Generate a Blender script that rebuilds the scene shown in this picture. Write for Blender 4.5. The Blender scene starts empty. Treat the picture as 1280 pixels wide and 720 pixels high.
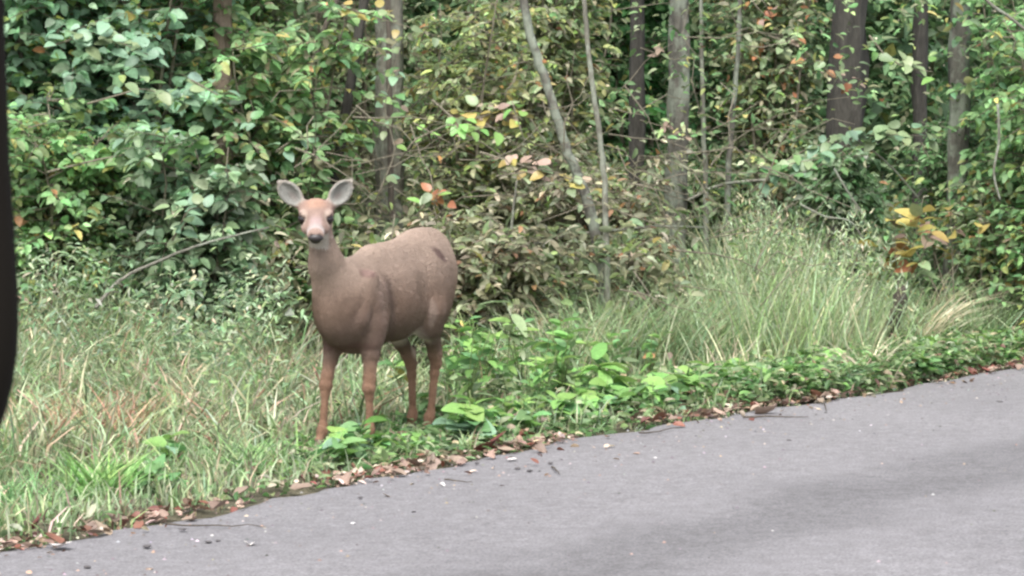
import bpy, math, random
import numpy as np
from mathutils import Vector, Matrix, noise

scene = bpy.context.scene
COL = scene.collection
RNG = np.random.default_rng(7)
random.seed(7)

# ------------------------------------------------------------------ camera, world, sun, exposure
F = 3640.0                                   # focal length in pixels of the 1280 px wide photograph
HCAM = 1.6
cam_d = bpy.data.cameras.new('camera')
cam = bpy.data.objects.new('camera', cam_d); COL.objects.link(cam)
cam.location = (0, 0, HCAM)
cam.rotation_euler = (math.radians(90) - math.atan(221 / F), 0, 0)
cam_d.sensor_width = 36; cam_d.lens = 36 * F / 1280
cam_d.clip_start = 0.05; cam_d.clip_end = 600
cam_d.dof.use_dof = True; cam_d.dof.focus_distance = 14.2; cam_d.dof.aperture_fstop = 56
scene.camera = cam
scene.cycles.filter_width = 2.5              # the soft optics of the phone's tele lens
scene.cycles.max_bounces = 7
scene.cycles.diffuse_bounces = 4
scene.cycles.transmission_bounces = 3

SUN_EL, SUN_AZ = math.radians(60), math.radians(194)     # high, from behind the camera, veiled by cloud
w = bpy.data.worlds.new('World'); scene.world = w; w.use_nodes = True
nt = w.node_tree; bg = nt.nodes['Background']
sky = nt.nodes.new('ShaderNodeTexSky'); sky.sky_type = 'NISHITA'; sky.sun_disc = False
sky.sun_elevation = SUN_EL; sky.sun_rotation = SUN_AZ
sky.air_density = 1.0; sky.dust_density = 4.0; sky.ozone_density = 1.0
hs = nt.nodes.new('ShaderNodeHueSaturation'); hs.inputs['Saturation'].default_value = 0.35
nt.links.new(sky.outputs[0], hs.inputs['Color']); nt.links.new(hs.outputs[0], bg.inputs[0])
bg.inputs[1].default_value = 0.15
sd = bpy.data.lights.new('sun', 'SUN'); sd.energy = 1.7; sd.angle = math.radians(36); sd.color = (1, .97, .93)
sun = bpy.data.objects.new('sun', sd); COL.objects.link(sun)
sdir = Vector((math.sin(SUN_AZ) * math.cos(SUN_EL), math.cos(SUN_AZ) * math.cos(SUN_EL), math.sin(SUN_EL)))
sun.rotation_euler = sdir.to_track_quat('Z', 'Y').to_euler(); sun.location = sdir * 40
scene.view_settings.view_transform = 'Standard'; scene.view_settings.look = 'None'
scene.view_settings.exposure = 1.28; scene.view_settings.gamma = 1

# ------------------------------------------------------------------ materials
def newmat(name):
    m = bpy.data.materials.new(name); m.use_nodes = True
    return m, m.node_tree, m.node_tree.nodes['Principled BSDF']

def N(t, kind, **kw):
    n = t.nodes.new(kind)
    for k, v in kw.items():
        if k in n.inputs.keys(): n.inputs[k].default_value = v
        else: setattr(n, k, v)
    return n

def noise_col(t, vec, scale, detail, stops, rough=.6):
    n = N(t, 'ShaderNodeTexNoise', Scale=scale, Detail=detail, Roughness=rough)
    if vec is not None: t.links.new(vec, n.inputs['Vector'])
    r = N(t, 'ShaderNodeValToRGB')
    el = r.color_ramp.elements
    while len(el) < len(stops): el.new(.5)
    for e, (p, c) in zip(el, stops): e.position = p; e.color = (*c, 1)
    t.links.new(n.outputs['Fac'], r.inputs['Fac'])
    return n, r

def leaf_mat(name, attr=True, base=(.1, .2, .06), rough=.42, trans=.28, var=.25, spec=.5):
    """leaf colour from the per-leaf colour attribute, or base tinted per object; light passes through the blade"""
    m, t, b = newmat(name)
    tc = N(t, 'ShaderNodeTexCoord')
    if attr:
        a = N(t, 'ShaderNodeAttribute', attribute_name='Col'); src = a.outputs['Color']
    else:
        oi = N(t, 'ShaderNodeObjectInfo')
        h = N(t, 'ShaderNodeHueSaturation'); h.inputs['Color'].default_value = (*base, 1)
        mr = N(t, 'ShaderNodeMapRange'); mr.inputs['To Min'].default_value = 1 - var; mr.inputs['To Max'].default_value = 1 + var * 1.4
        mr2 = N(t, 'ShaderNodeMapRange'); mr2.inputs['To Min'].default_value = .475; mr2.inputs['To Max'].default_value = .515
        wn = N(t, 'ShaderNodeTexWhiteNoise', noise_dimensions='1D')
        t.links.new(oi.outputs['Random'], mr.inputs['Value']); t.links.new(oi.outputs['Random'], wn.inputs['W'])
        t.links.new(wn.outputs['Value'], mr2.inputs['Value'])
        t.links.new(mr.outputs[0], h.inputs['Value']); t.links.new(mr2.outputs[0], h.inputs['Hue'])
        src = h.outputs[0]
    n = N(t, 'ShaderNodeTexNoise', Scale=28, Detail=3)
    t.links.new(tc.outputs['Object'], n.inputs['Vector'])
    mr3 = N(t, 'ShaderNodeMapRange'); mr3.inputs['From Min'].default_value = .3; mr3.inputs['From Max'].default_value = .7
    mr3.inputs['To Min'].default_value = .72; mr3.inputs['To Max'].default_value = 1.22
    t.links.new(n.outputs['Fac'], mr3.inputs['Value'])
    mul = N(t, 'ShaderNodeVectorMath', operation='SCALE')
    t.links.new(src, mul.inputs[0]); t.links.new(mr3.outputs[0], mul.inputs['Scale'])
    t.links.new(mul.outputs[0], b.inputs['Base Color'])
    b.inputs['Roughness'].default_value = rough; b.inputs['Specular IOR Level'].default_value = spec
    tr = N(t, 'ShaderNodeBsdfTranslucent'); t.links.new(mul.outputs[0], tr.inputs['Color'])
    mx = N(t, 'ShaderNodeMixShader', Fac=trans)
    out = t.nodes['Material Output']
    t.links.new(b.outputs[0], mx.inputs[1]); t.links.new(tr.outputs[0], mx.inputs[2]); t.links.new(mx.outputs[0], out.inputs[0])
    return m

def bark_mat(name, c0, c1, scale=9, lichen=None):
    m, t, b = newmat(name)
    tc = N(t, 'ShaderNodeTexCoord'); mp = N(t, 'ShaderNodeMapping'); mp.inputs['Scale'].default_value = (1, 1, .22)
    t.links.new(tc.outputs['Object'], mp.inputs[0])
    n, r = noise_col(t, mp.outputs[0], scale * 4, 6, [(.3, c0), (.7, c1)], .7)
    src = r.outputs[0]
    if lichen:
        n2, r2 = noise_col(t, tc.outputs['Object'], scale, 4, [(.46, (0, 0, 0)), (.56, (.9, .9, .9))])
        mx = N(t, 'ShaderNodeMix', data_type='RGBA'); mx.inputs[7].default_value = (*lichen, 1)
        t.links.new(r2.outputs[0], mx.inputs[0]); t.links.new(src, mx.inputs[6]); src = mx.outputs[2]
    t.links.new(src, b.inputs['Base Color'])
    b.inputs['Roughness'].default_value = .9
    bp = N(t, 'ShaderNodeBump', Strength=1, Distance=.04)
    t.links.new(n.outputs['Fac'], bp.inputs['Height']); t.links.new(bp.outputs[0], b.inputs['Normal'])
    return m

M = {}
M['leaf'] = leaf_mat('foliage', rough=.52, trans=.46, spec=.4)
M['dull'] = leaf_mat('dull_foliage', rough=.55, trans=.22, spec=.35)
M['grass'] = leaf_mat('grass_blades', rough=.5, trans=.3, spec=.35)
M['dead'] = leaf_mat('dead_leaves', rough=.6, trans=.1, spec=.3)
M['weed'] = leaf_mat('weed_leaf', False, (.15, .30, .115))
M['weed_blue'] = leaf_mat('bluish_weed_leaf', False, (.19, .31, .20), spec=.45)
M['weed_lime'] = leaf_mat('lime_weed_leaf', False, (.21, .39, .11), trans=.35)
M['weed_stem'] = leaf_mat('weed_stem', False, (.14, .2, .07), trans=.05)
M['yellow'] = leaf_mat('yellow_leaf', False, (.38, .32, .10), var=.3)
M['orange'] = leaf_mat('orange_leaf', False, (.32, .16, .07), var=.3)
M['palegreen'] = leaf_mat('pale_leaf', False, (.20, .27, .14), var=.25, spec=.5)
M['rust'] = leaf_mat('rust_leaf', False, (.15, .065, .042), trans=.08, var=.35, rough=.6)
M['tan'] = leaf_mat('tan_leaf', False, (.27, .20, .15), trans=.08, var=.3, rough=.6)
M['palelf'] = leaf_mat('bleached_leaf', False, (.60, .57, .54), trans=.05, var=.1, rough=.6)
M['bark_grey'] = bark_mat('grey_bark', (.05, .048, .04), (.19, .18, .15), 5, (.26, .29, .23))
M['bark_pale'] = bark_mat('pale_bark', (.10, .095, .075), (.26, .25, .20), 6, (.28, .30, .24))
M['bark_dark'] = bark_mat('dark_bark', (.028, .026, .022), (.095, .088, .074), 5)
M['bark_tan'] = bark_mat('tan_bark', (.18, .13, .10), (.36, .28, .22), 6)
M['twig'] = bark_mat('twig_bark', (.16, .14, .10), (.36, .32, .24), 12)
M['twig_dark'] = bark_mat('dark_twig_bark', (.07, .06, .05), (.17, .14, .11), 12)
M['dry'] = leaf_mat('dry_straw', False, (.46, .40, .27), trans=.1, var=.2, rough=.6)
M['seed'] = bark_mat('dark_seed_head', (.05, .042, .034), (.13, .105, .085), 20)

def road_material():
    m, t, b = newmat('worn_asphalt')
    tc = N(t, 'ShaderNodeTexCoord'); O = tc.outputs['Object']
    n1, r1 = noise_col(t, O, .55, 5, [(.3, (.144, .139, .147)), (.72, (.178, .172, .181))])
    n2, r2 = noise_col(t, O, 95, 4, [(.34, (.45, .45, .45)), (.5, (.98, .98, .98)), (.68, (1.42, 1.41, 1.40))], .75)
    n3, r3 = noise_col(t, O, 14, 5, [(.3, (.78, .77, .76)), (.68, (1.16, 1.16, 1.16))], .7)
    m1 = N(t, 'ShaderNodeMix', data_type='RGBA', blend_type='MULTIPLY'); m1.inputs[0].default_value = 1
    m2 = N(t, 'ShaderNodeMix', data_type='RGBA', blend_type='MULTIPLY'); m2.inputs[0].default_value = 1
    t.links.new(r1.outputs[0], m1.inputs[6]); t.links.new(r2.outputs[0], m1.inputs[7])
    t.links.new(m1.outputs[2], m2.inputs[6]); t.links.new(r3.outputs[0], m2.inputs[7])
    # darker band with wavering edges running along the road (object x = along, y = across)
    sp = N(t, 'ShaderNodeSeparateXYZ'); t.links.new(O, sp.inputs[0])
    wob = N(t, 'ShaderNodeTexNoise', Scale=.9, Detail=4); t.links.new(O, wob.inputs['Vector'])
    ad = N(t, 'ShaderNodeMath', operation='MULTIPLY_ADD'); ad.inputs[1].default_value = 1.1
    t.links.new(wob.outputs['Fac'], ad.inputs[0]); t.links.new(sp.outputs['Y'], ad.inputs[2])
    sb = N(t, 'ShaderNodeMath', operation='ADD'); sb.inputs[1].default_value = DARK_BAND - .55
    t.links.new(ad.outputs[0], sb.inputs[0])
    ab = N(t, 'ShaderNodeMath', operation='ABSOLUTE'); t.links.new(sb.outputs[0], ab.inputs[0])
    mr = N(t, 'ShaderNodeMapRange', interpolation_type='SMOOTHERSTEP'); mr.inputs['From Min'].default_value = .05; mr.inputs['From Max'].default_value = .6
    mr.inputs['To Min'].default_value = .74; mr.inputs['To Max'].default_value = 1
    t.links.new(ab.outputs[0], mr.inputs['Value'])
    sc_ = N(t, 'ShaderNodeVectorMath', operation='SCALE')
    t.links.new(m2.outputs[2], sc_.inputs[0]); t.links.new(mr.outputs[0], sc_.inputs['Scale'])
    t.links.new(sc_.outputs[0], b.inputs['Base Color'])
    b.inputs['Roughness'].default_value = .82
    bp = N(t, 'ShaderNodeBump', Strength=.35, Distance=.004)
    t.links.new(n2.outputs['Fac'], bp.inputs['Height']); t.links.new(bp.outputs[0], b.inputs['Normal'])
    return m
DARK_BAND = 2.1

def ground_material():
    m, t, b = newmat('forest_soil')
    tc = N(t, 'ShaderNodeTexCoord'); O = tc.outputs['Object']
    n1, r1 = noise_col(t, O, 3, 6, [(.3, (.07, .065, .04)), (.55, (.13, .12, .075)), (.75, (.20, .165, .125))], .7)
    n2, r2 = noise_col(t, O, 60, 4, [(.3, (.5, .5, .5)), (.7, (1.4, 1.35, 1.3))], .7)
    m1 = N(t, 'ShaderNodeMix', data_type='RGBA', blend_type='MULTIPLY'); m1.inputs[0].default_value = 1
    t.links.new(r1.outputs[0], m1.inputs[6]); t.links.new(r2.outputs[0], m1.inputs[7])
    t.links.new(m1.outputs[2], b.inputs['Base Color']); b.inputs['Roughness'].default_value = .95
    bp = N(t, 'ShaderNodeBump', Strength=1, Distance=.03)
    t.links.new(n2.outputs['Fac'], bp.inputs['Height']); t.links.new(bp.outputs[0], b.inputs['Normal'])
    return m

# ------------------------------------------------------------------ mesh helpers
def build_mesh(name, V, T, mat, col=None, smooth=False):
    """V (n,3), T (m,3) or (m,4) int, col (n,3) per-vertex colour"""
    V = np.asarray(V, dtype=np.float32); T = np.asarray(T, dtype=np.int32)
    me = bpy.data.meshes.new(name); k = T.shape[1]
    me.vertices.add(len(V)); me.vertices.foreach_set('co', V.ravel())
    me.loops.add(T.size); me.loops.foreach_set('vertex_index', T.ravel())
    me.polygons.add(len(T)); me.polygons.foreach_set('loop_start', np.arange(0, T.size, k, dtype=np.int32))
    me.update(calc_edges=True)
    if smooth: me.polygons.foreach_set('use_smooth', np.ones(len(T), bool))
    if col is not None:
        a = me.color_attributes.new('Col', 'FLOAT_COLOR', 'POINT')
        c = np.ones((len(V), 4), np.float32); c[:, :3] = col
        a.data.foreach_set('color', c.ravel())
    me.materials.append(mat)
    return me

class MB:
    """collects numpy pieces into one mesh"""
    def __init__(s): s.V = []; s.T = []; s.C = []; s.n = 0
    def add(s, V, T, C=None):
        s.V.append(V); s.T.append(np.asarray(T) + s.n)
        s.C.append(np.broadcast_to(np.asarray((.2, .2, .2) if C is None else C, dtype=float), (len(V), 3)))
        s.n += len(V)
    def mesh(s, name, mat, smooth=False, origin=None):
        V = np.concatenate(s.V)
        if origin is not None: V = V - np.asarray(origin)
        return build_mesh(name, V, np.concatenate(s.T), mat, np.concatenate(s.C), smooth)

def link(name, me, parent=None, loc=(0, 0, 0)):
    o = bpy.data.objects.new(name, me); COL.objects.link(o); o.location = loc
    if parent is not None: o.parent = parent
    return o

def tag(o, label=None, cat=None, group=None, kind=None):
    if label: o['label'] = label
    if cat: o['category'] = cat
    if group: o['group'] = group
    if kind: o['kind'] = kind
    return o

def thing(name, label, cat, loc=(0, 0, 0), group=None, rz=0):
    o = link(name, None, None, loc); o.rotation_euler = (0, 0, rz); o.empty_display_size = .1
    return tag(o, label, cat, group)

def unit(a):
    return a / np.maximum(np.linalg.norm(a, axis=-1, keepdims=True), 1e-9)

def leaf_geo(P, D, U, L, W, C, fold=.25, curl=.25, detail=1):
    """P base (n,3), D direction, U rough up normal, L length, W width (n,), C colour (n,3).
    detail 0: folded diamond (2 tris); 1: ovate folded (4 tris); 2: ovate, curled (8 tris)"""
    n = len(P); D = unit(D); S = unit(np.cross(D, U)); Nn = unit(np.cross(S, D))
    L = np.broadcast_to(L, (n,))[:, None]; W = np.broadcast_to(W, (n,))[:, None]
    def pt(t, s, h): return P + D * (L * t) + S * (W * s) + Nn * (W * abs(s) * 2 * fold - L * curl * t * t * 1.0 + h * L)
    if detail == 1 and n < 60000: detail = 2
    if detail == 0:
        pts = [pt(0, 0, 0), pt(.45, .5, 0), pt(1, 0, 0), pt(.45, -.5, 0)]
        tr = [(0, 1, 2), (0, 2, 3)]
    elif detail == 1:
        pts = [pt(0, 0, 0), pt(.25, .45, 0), pt(.65, .38, 0), pt(1, 0, 0), pt(.65, -.38, 0), pt(.25, -.45, 0)]
        tr = [(0, 1, 2), (0, 2, 3), (0, 3, 4), (0, 4, 5)]
    else:
        pts = [pt(0, 0, 0), pt(.15, .36, 0), pt(.45, .5, 0), pt(.78, .33, 0), pt(1, 0, 0), pt(.78, -.33, 0), pt(.45, -.5, 0), pt(.15, -.36, 0), pt(.5, 0, 0)]
        tr = [(0, 1, 8), (1, 2, 8), (2, 3, 8), (3, 4, 8), (4, 5, 8), (5, 6, 8), (6, 7, 8), (7, 0, 8)]
    k = len(pts)
    V = np.stack(pts, 1).reshape(-1, 3)
    T = (np.arange(n)[:, None, None] * k + np.array(tr)[None]).reshape(-1, 3)
    return V, T, np.repeat(C, k, axis=0)

def tube(pts, rad, sides=6, wob=0., seed=0, ridges=0):
    """tube along polyline; quads as tris"""
    pts = np.asarray(pts, float); n = len(pts); rad = np.broadcast_to(rad, (n,))
    tan = np.gradient(pts, axis=0); tan = unit(tan)
    ref = np.array([1., .13, .07]) if abs(tan[:, 2]).mean() > .6 else np.array([.05, .07, 1.])
    A = unit(np.cross(tan, ref)); B = np.cross(tan, A)
    th = np.arange(sides) / sides * 2 * np.pi
    r = rad[:, None] * np.ones(sides)
    if wob:
        g = np.random.default_rng(seed)
        r = r * (1 + wob * (g.random((n, sides)) - .5))
        if ridges: r = r * (1 + .5 * wob * np.sin(th * ridges + g.random() * 6)[None])
    V = pts[:, None] + r[..., None] * (np.cos(th)[None, :, None] * A[:, None] + np.sin(th)[None, :, None] * B[:, None])
    V = V.reshape(-1, 3)
    i, j = np.meshgrid(np.arange(n - 1), np.arange(sides), indexing='ij'); j2 = (j + 1) % sides
    a, b, c, d = i * sides + j, i * sides + j2, (i + 1) * sides + j2, (i + 1) * sides + j
    T = np.concatenate([np.stack([a, b, c], -1).reshape(-1, 3), np.stack([a, c, d], -1).reshape(-1, 3)])
    V = np.concatenate([V, pts[:1], pts[-1:]]); q = np.arange(sides); q2 = (q + 1) % sides
    T = np.concatenate([T, np.stack([np.full(sides, n * sides), q2, q], -1), np.stack([np.full(sides, n * sides + 1), (n - 1) * sides + q, (n - 1) * sides + q2], -1)])
    return V, T

def pick(pal, n, rng, jit=.18):
    """palette [(weight, rgb)] -> n colours with per-leaf jitter"""
    wts = np.array([p[0] for p in pal], float); c = np.array([p[1] for p in pal])
    k = rng.choice(len(pal), n, p=wts / wts.sum())
    v = 1 + jit * rng.standard_normal((n, 1))
    return np.clip(1.45 * c[k] * v * (1 + .06 * rng.standard_normal((n, 3))), .004, .9)

# ------------------------------------------------------------------ place: road-edge coordinates (u along the road, d into the verge)
RD = np.array([.546, .838]); ND = np.array([-.838, .546]); R0 = np.array([0, 13.42])
OU = np.array([-70, -12, -6, -3.6, -2.77, -1.33, 1.3, 2.2, 3.9, 5.0, 5.95, 8, 12, 90]); OV = np.array([-.6, -.5, -.25, -.02, -.03, .10, .15, .12, -.05, -.04, .0, .12, .2, .2])
def off(u):
    u = np.asarray(u, float)
    return sum(np.interp(u + k, OU, OV) for k in (-.6, -.3, 0, .3, .6)) / 5
def ud2xy(u, d):
    u = np.asarray(u, float); dd = np.asarray(d, float) + off(u)
    return R0[0] + u * RD[0] + dd * ND[0], R0[1] + u * RD[1] + dd * ND[1]
def xy2ud(x, y):
    rx, ry = np.asarray(x, float) - R0[0], np.asarray(y, float) - R0[1]
    u = rx * RD[0] + ry * RD[1]; d = rx * ND[0] + ry * ND[1] - off(u)
    return u, d
def bump2(x, y):
    return .035 * np.sin(1.7 * x + .6 * y) * np.cos(1.3 * y - .4 * x) + .02 * np.sin(4.1 * x + 1.1) * np.sin(3.7 * y)
def ground_h(x, y):
    u, d = xy2ud(x, y)
    s = np.clip(d / .35, 0, 1)
    h = -.03 + .036 * s * s * (3 - 2 * s) + bump2(x, y) * np.clip((d - 1.5) / 2, 0, 1)
    h = h + .13 * np.clip(d - 2.6, 0, 12) + .34 * np.clip(d - 13, 0, 40)
    return np.where(d < -7.5, -.06, h)
def X(px, y): return (px - 640) / F * y
def gz(x, y): return float(ground_h(x, y))
def trod(x, y): return 1 - np.maximum(.86 * np.exp(-((x + .80) ** 2 / .24 + (y - 13.6) ** 2 / .35)), .8 * np.exp(-((x + .42) ** 2 / .06 + (y - 14.1) ** 2 / .7)))      # grass the deer has trodden down

def grid_sheet(name, us, ds, hf, mat, to_local=None):
    U_, D_ = np.meshgrid(us, ds, indexing='ij'); x, y = ud2xy(U_, D_); z = hf(U_, D_, x, y)
    V = np.stack([x, y, z], -1).reshape(-1, 3); a, b = len(us), len(ds)
    i, j = np.meshgrid(np.arange(a - 1), np.arange(b - 1), indexing='ij')
    Q = np.stack([i * b + j, (i + 1) * b + j, (i + 1) * b + j + 1, i * b + j + 1], -1).reshape(-1, 4)
    return V, Q

us = np.concatenate([np.arange(-70, -12, 4.), np.arange(-12, 26, .2), np.arange(26, 90, 4.)])
ds = np.concatenate([np.arange(-60, -9, 6.), np.arange(-9, -.6, .6), np.arange(-.6, 2.6, .08), np.arange(2.6, 14, .4), np.arange(14, 62, 3.)])
V, Q = grid_sheet('ground', us, ds, lambda U_, D_, x, y: ground_h(x, y), None)
g = link('ground', build_mesh('ground', V, Q, ground_material(), smooth=True)); g['kind'] = 'structure'

# road sheet, own axes: x along, y into the verge so that the darker band runs along the road
us = np.arange(-40, 60, .12); ds = np.array([-7.4, -6, -5, -4, -3, -2.2, -1.6, -1.1, -.7, -.4, -.2, -.1, -.03, 0.])
U_, D_ = np.meshgrid(us, ds, indexing='ij')
edge = .05 * np.sin(U_ * 2.3) * np.sin(U_ * .9 + 1) + .035 * np.sin(U_ * 7.1 + 2) + .02 * np.sin(U_ * 17.3) + RNG.normal(0, .012, len(us))[:, None]
Dd = D_ + edge * np.clip(1 + D_ / .4, 0, 1) + off(U_)
crown = .012 * np.clip(-D_, 0, 3) - .02 * np.clip(1 + D_ / .05, 0, 1)
V = np.stack([U_, Dd, crown + 0 * U_], -1).reshape(-1, 3); a, b = U_.shape
i, j = np.meshgrid(np.arange(a - 1), np.arange(b - 1), indexing='ij')
Q = np.stack([i * b + j, (i + 1) * b + j, (i + 1) * b + j + 1, i * b + j + 1], -1).reshape(-1, 4)
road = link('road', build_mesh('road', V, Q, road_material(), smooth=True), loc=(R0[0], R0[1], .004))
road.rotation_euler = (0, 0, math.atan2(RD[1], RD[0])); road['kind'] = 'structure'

# ------------------------------------------------------------------ palettes (leaf base colours)
BLUEGREEN = [(5, (.145, .25, .145)), (4, (.185, .30, .19)), (2, (.25, .37, .25)), (1, (.18, .26, .08)), (.4, (.30, .30, .08)), (.05, (.4, .2, .1))]
MIDGREEN = [(5, (.13, .24, .10)), (4, (.175, .29, .13)), (2, (.24, .35, .15)), (1, (.24, .27, .10)), (.5, (.42, .38, .14)), (.06, (.3, .16, .08))]
OLIVE = [(5, (.135, .185, .09)), (4, (.19, .24, .13)), (3, (.25, .265, .16)), (1.6, (.38, .38, .25)), (.8, (.20, .27, .08)), (.6, (.40, .36, .14)), (.12, (.3, .17, .09))]
BROWNISH = [(4, (.155, .17, .105)), (4, (.21, .225, .14)), (3, (.28, .265, .18)), (1.6, (.40, .37, .27)), (2, (.15, .20, .08)), (.4, (.3, .17, .1))]
YELLOWG = [(4, (.25, .30, .11)), (2, (.33, .36, .16)), (3, (.2, .25, .10)), (.5, (.42, .38, .16)), (.2, (.42, .22, .1))]
DARKG = [(5, (.09, .165, .075)), (3, (.125, .21, .095)), (1, (.15, .2, .10)), (.3, (.2, .2, .08))]
BRIGHT = [(4, (.13, .26, .10)), (3, (.17, .33, .11)), (1.5, (.25, .42, .12)), (1, (.22, .35, .22))]
GREYG = [(4, (.15, .23, .13)), (3, (.21, .29, .18)), (1, (.3, .34, .24)), (1, (.1, .15, .07))]

# ------------------------------------------------------------------ plants
def shrub(label, px, y, h, rad, nst, nbr, lpb, ll, lw, pal, seed, mat='leaf', twig='twig', group='shrubs at the edge of the wood', low=.12, cat='shrub', name='shrub', lean=(0, 0), top=None, flat=.9):
    rng = np.random.default_rng(seed); nbr = int(nbr * 1.65); ll = ll * .74
    bx, by = X(px, y), y; bz = gz(bx, by) - .03
    root = thing(name, label, cat, (bx, by, bz), group)
    st = MB(); S0 = []
    for k in range(nst):
        a = rng.random() * 6.283; r0 = rng.random() * rad * .35; tip = rng.random() ** .6 * rad * .8
        p0 = np.array([math.cos(a) * r0, math.sin(a) * r0, 0.])
        hh = h * rng.uniform(.65, 1.0)
        p2 = np.array([math.cos(a) * tip + lean[0] * hh, math.sin(a) * tip + lean[1] * hh, hh])
        p1 = (p0 + p2) / 2 + np.array([-math.cos(a) * tip * .25, -math.sin(a) * tip * .25, .1 * h]) + rng.normal(0, .08, 3)
        S0.append((p0, p1, p2))
        t = np.linspace(0, 1, 9)[:, None]
        pts = (1 - t) ** 2 * p0 + 2 * t * (1 - t) * p1 + t * t * p2 + rng.normal(0, .012, (9, 3)) * t
        st.add(*tube(pts, np.linspace(.011 + .004 * h, .003, 9), 5))
    S0 = np.array(S0)
    k = rng.integers(0, nst, nbr); t = (low + (1 - low) * rng.random(nbr) ** .85)[:, None]
    o = (1 - t) ** 2 * S0[k, 0] + 2 * t * (1 - t) * S0[k, 1] + t * t * S0[k, 2]
    a = rng.random(nbr) * 6.283
    el = rng.uniform(-.15, .75, nbr)
    d = np.stack([np.cos(a) * np.cos(el), np.sin(a) * np.cos(el), np.sin(el)], -1)
    bl = (rad * rng.uniform(.35, .95, nbr) * (1.15 - .55 * t[:, 0]))[:, None]
    sag = np.array([0, 0, -1.]) * bl * rng.uniform(.05, .4, (nbr, 1))
    def bp(s): return o[:, None] + d[:, None] * bl[:, None] * s + sag[:, None] * s * s
    ts = np.linspace(0, 1, 5)[None, :, None]
    bpts = bp(ts)
    for q in range(nbr):
        st.add(*tube(bpts[q], np.linspace(.0055, .0015, 5), 3))
    link('stem', st.mesh('stem', M[twig], origin=None), root)
    s = (.18 + .82 * (np.arange(lpb) + rng.random((nbr, lpb))) / lpb)[..., None]
    P = bp(s); bd = unit(d[:, None] + 2 * sag[:, None] / bl[:, None] * s)
    side = np.where(np.arange(lpb) % 2 == 0, 1., -1.)[None, :, None] * unit(np.cross(bd, np.array([0, 0, 1.])))
    D = bd * .55 + side * rng.uniform(.5, 1.1, (nbr, lpb, 1)) + rng.normal(0, .3, (nbr, lpb, 3)) + np.array([0, 0, -.22])
    U = np.array([0, 0, 1.]) * flat + rng.normal(0, .42, (nbr, lpb, 3)) + np.array([0, -.28, 0])
    P = P + unit(D) * ll * .18
    n = nbr * lpb
    L = ll * rng.uniform(.6, 1.2, n)
    C = pick(pal, n, rng) * (1 + .22 * np.repeat(rng.standard_normal(nbr), lpb)[:, None]).clip(.5, 1.7)
    mb = MB(); mb.add(*leaf_geo(P.reshape(-1, 3), D.reshape(-1, 3), U.reshape(-1, 3), L, L * lw, C, detail=1, curl=.2))
    fo = link('foliage', mb.mesh('foliage', M[mat]), root); fo['kind'] = 'stuff'
    return root

def leafy_stuff(name, label, n, xr, yr, zf, ll, lw, pal, seed, mat='dull', detail=0, clump=60, cr=.35, up=.9):
    """an uncountable mass of leaves: clumps of leaves on short sprays"""
    rng = np.random.default_rng(seed); nc = max(1, n // clump)
    y = yr[0] + (yr[1] - yr[0]) * rng.random(nc); x = (xr[0] + (xr[1] - xr[0]) * rng.random(nc)) * (y / yr[0])
    z = zf(x, y, rng)
    c = np.stack([x, y, z], -1)
    P = (c[:, None] + rng.normal(0, 1, (nc, clump, 3)) * np.array([cr, cr, cr * .55])).reshape(-1, 3)
    g = ground_h(P[:, 0], P[:, 1]); P[:, 2] = np.maximum(P[:, 2], g + .02)
    n = len(P)
    D = rng.normal(0, 1, (n, 3)) * np.array([1, 1, .45]) + np.array([0, 0, -.2]); U = np.array([0, -.2, 1.]) * up + rng.normal(0, .45, (n, 3))
    L = ll * rng.uniform(.6, 1.25, n)
    C = pick(pal, n, rng) * (1 + .25 * np.repeat(rng.standard_normal(nc), clump)[:, None]).clip(.45, 1.8)
    mb = MB(); mb.add(*leaf_geo(P, D, U, L, L * lw, C, detail=detail))
    o = link(name, mb.mesh(name, M[mat])); tag(o, label, None, None, 'stuff')
    return o

def blades(n, bx, by, h, wd, pal, rng, bend=.5, seg=3, bz=None, az=None, spread=.0):
    """grass blades as tapering ribbons that arch over"""
    bz = ground_h(bx, by) - .01 if bz is None else bz
    a = rng.random(n) * 6.283 if az is None else az
    dirx = np.stack([np.cos(a), np.sin(a), np.zeros(n)], -1)
    f = rng.random(n) * 6.283; wv = np.stack([np.cos(f), np.sin(f), np.zeros(n)], -1)
    B = np.stack([bx, by, bz], -1); h = h[:, None]; bnd = (bend * rng.uniform(.2, 1.4, n))[:, None]
    wd = np.broadcast_to(wd, (n,))[:, None]
    rows = []
    for i in range(seg + 1):
        t = i / seg
        c = B + np.array([0, 0, 1.]) * h * (t - .45 * bnd * t ** 3) + dirx * h * bnd * t * t * .9 + dirx * spread * t
        ww = wd * (1 - t ** 1.6) * .5
        if i < seg: rows += [c - wv * ww, c + wv * ww]
        else: rows += [c]
    k = len(rows); V = np.stack(rows, 1).reshape(-1, 3)
    tr = []
    for i in range(seg - 1): tr += [(2 * i, 2 * i + 1, 2 * i + 3), (2 * i, 2 * i + 3, 2 * i + 2)]
    tr += [(2 * seg - 2, 2 * seg - 1, 2 * seg)]
    T = (np.arange(n)[:, None, None] * k + np.array(tr)[None]).reshape(-1, 3)
    return V, T, np.repeat(pick(pal, n, rng, .2), k, axis=0)

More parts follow.
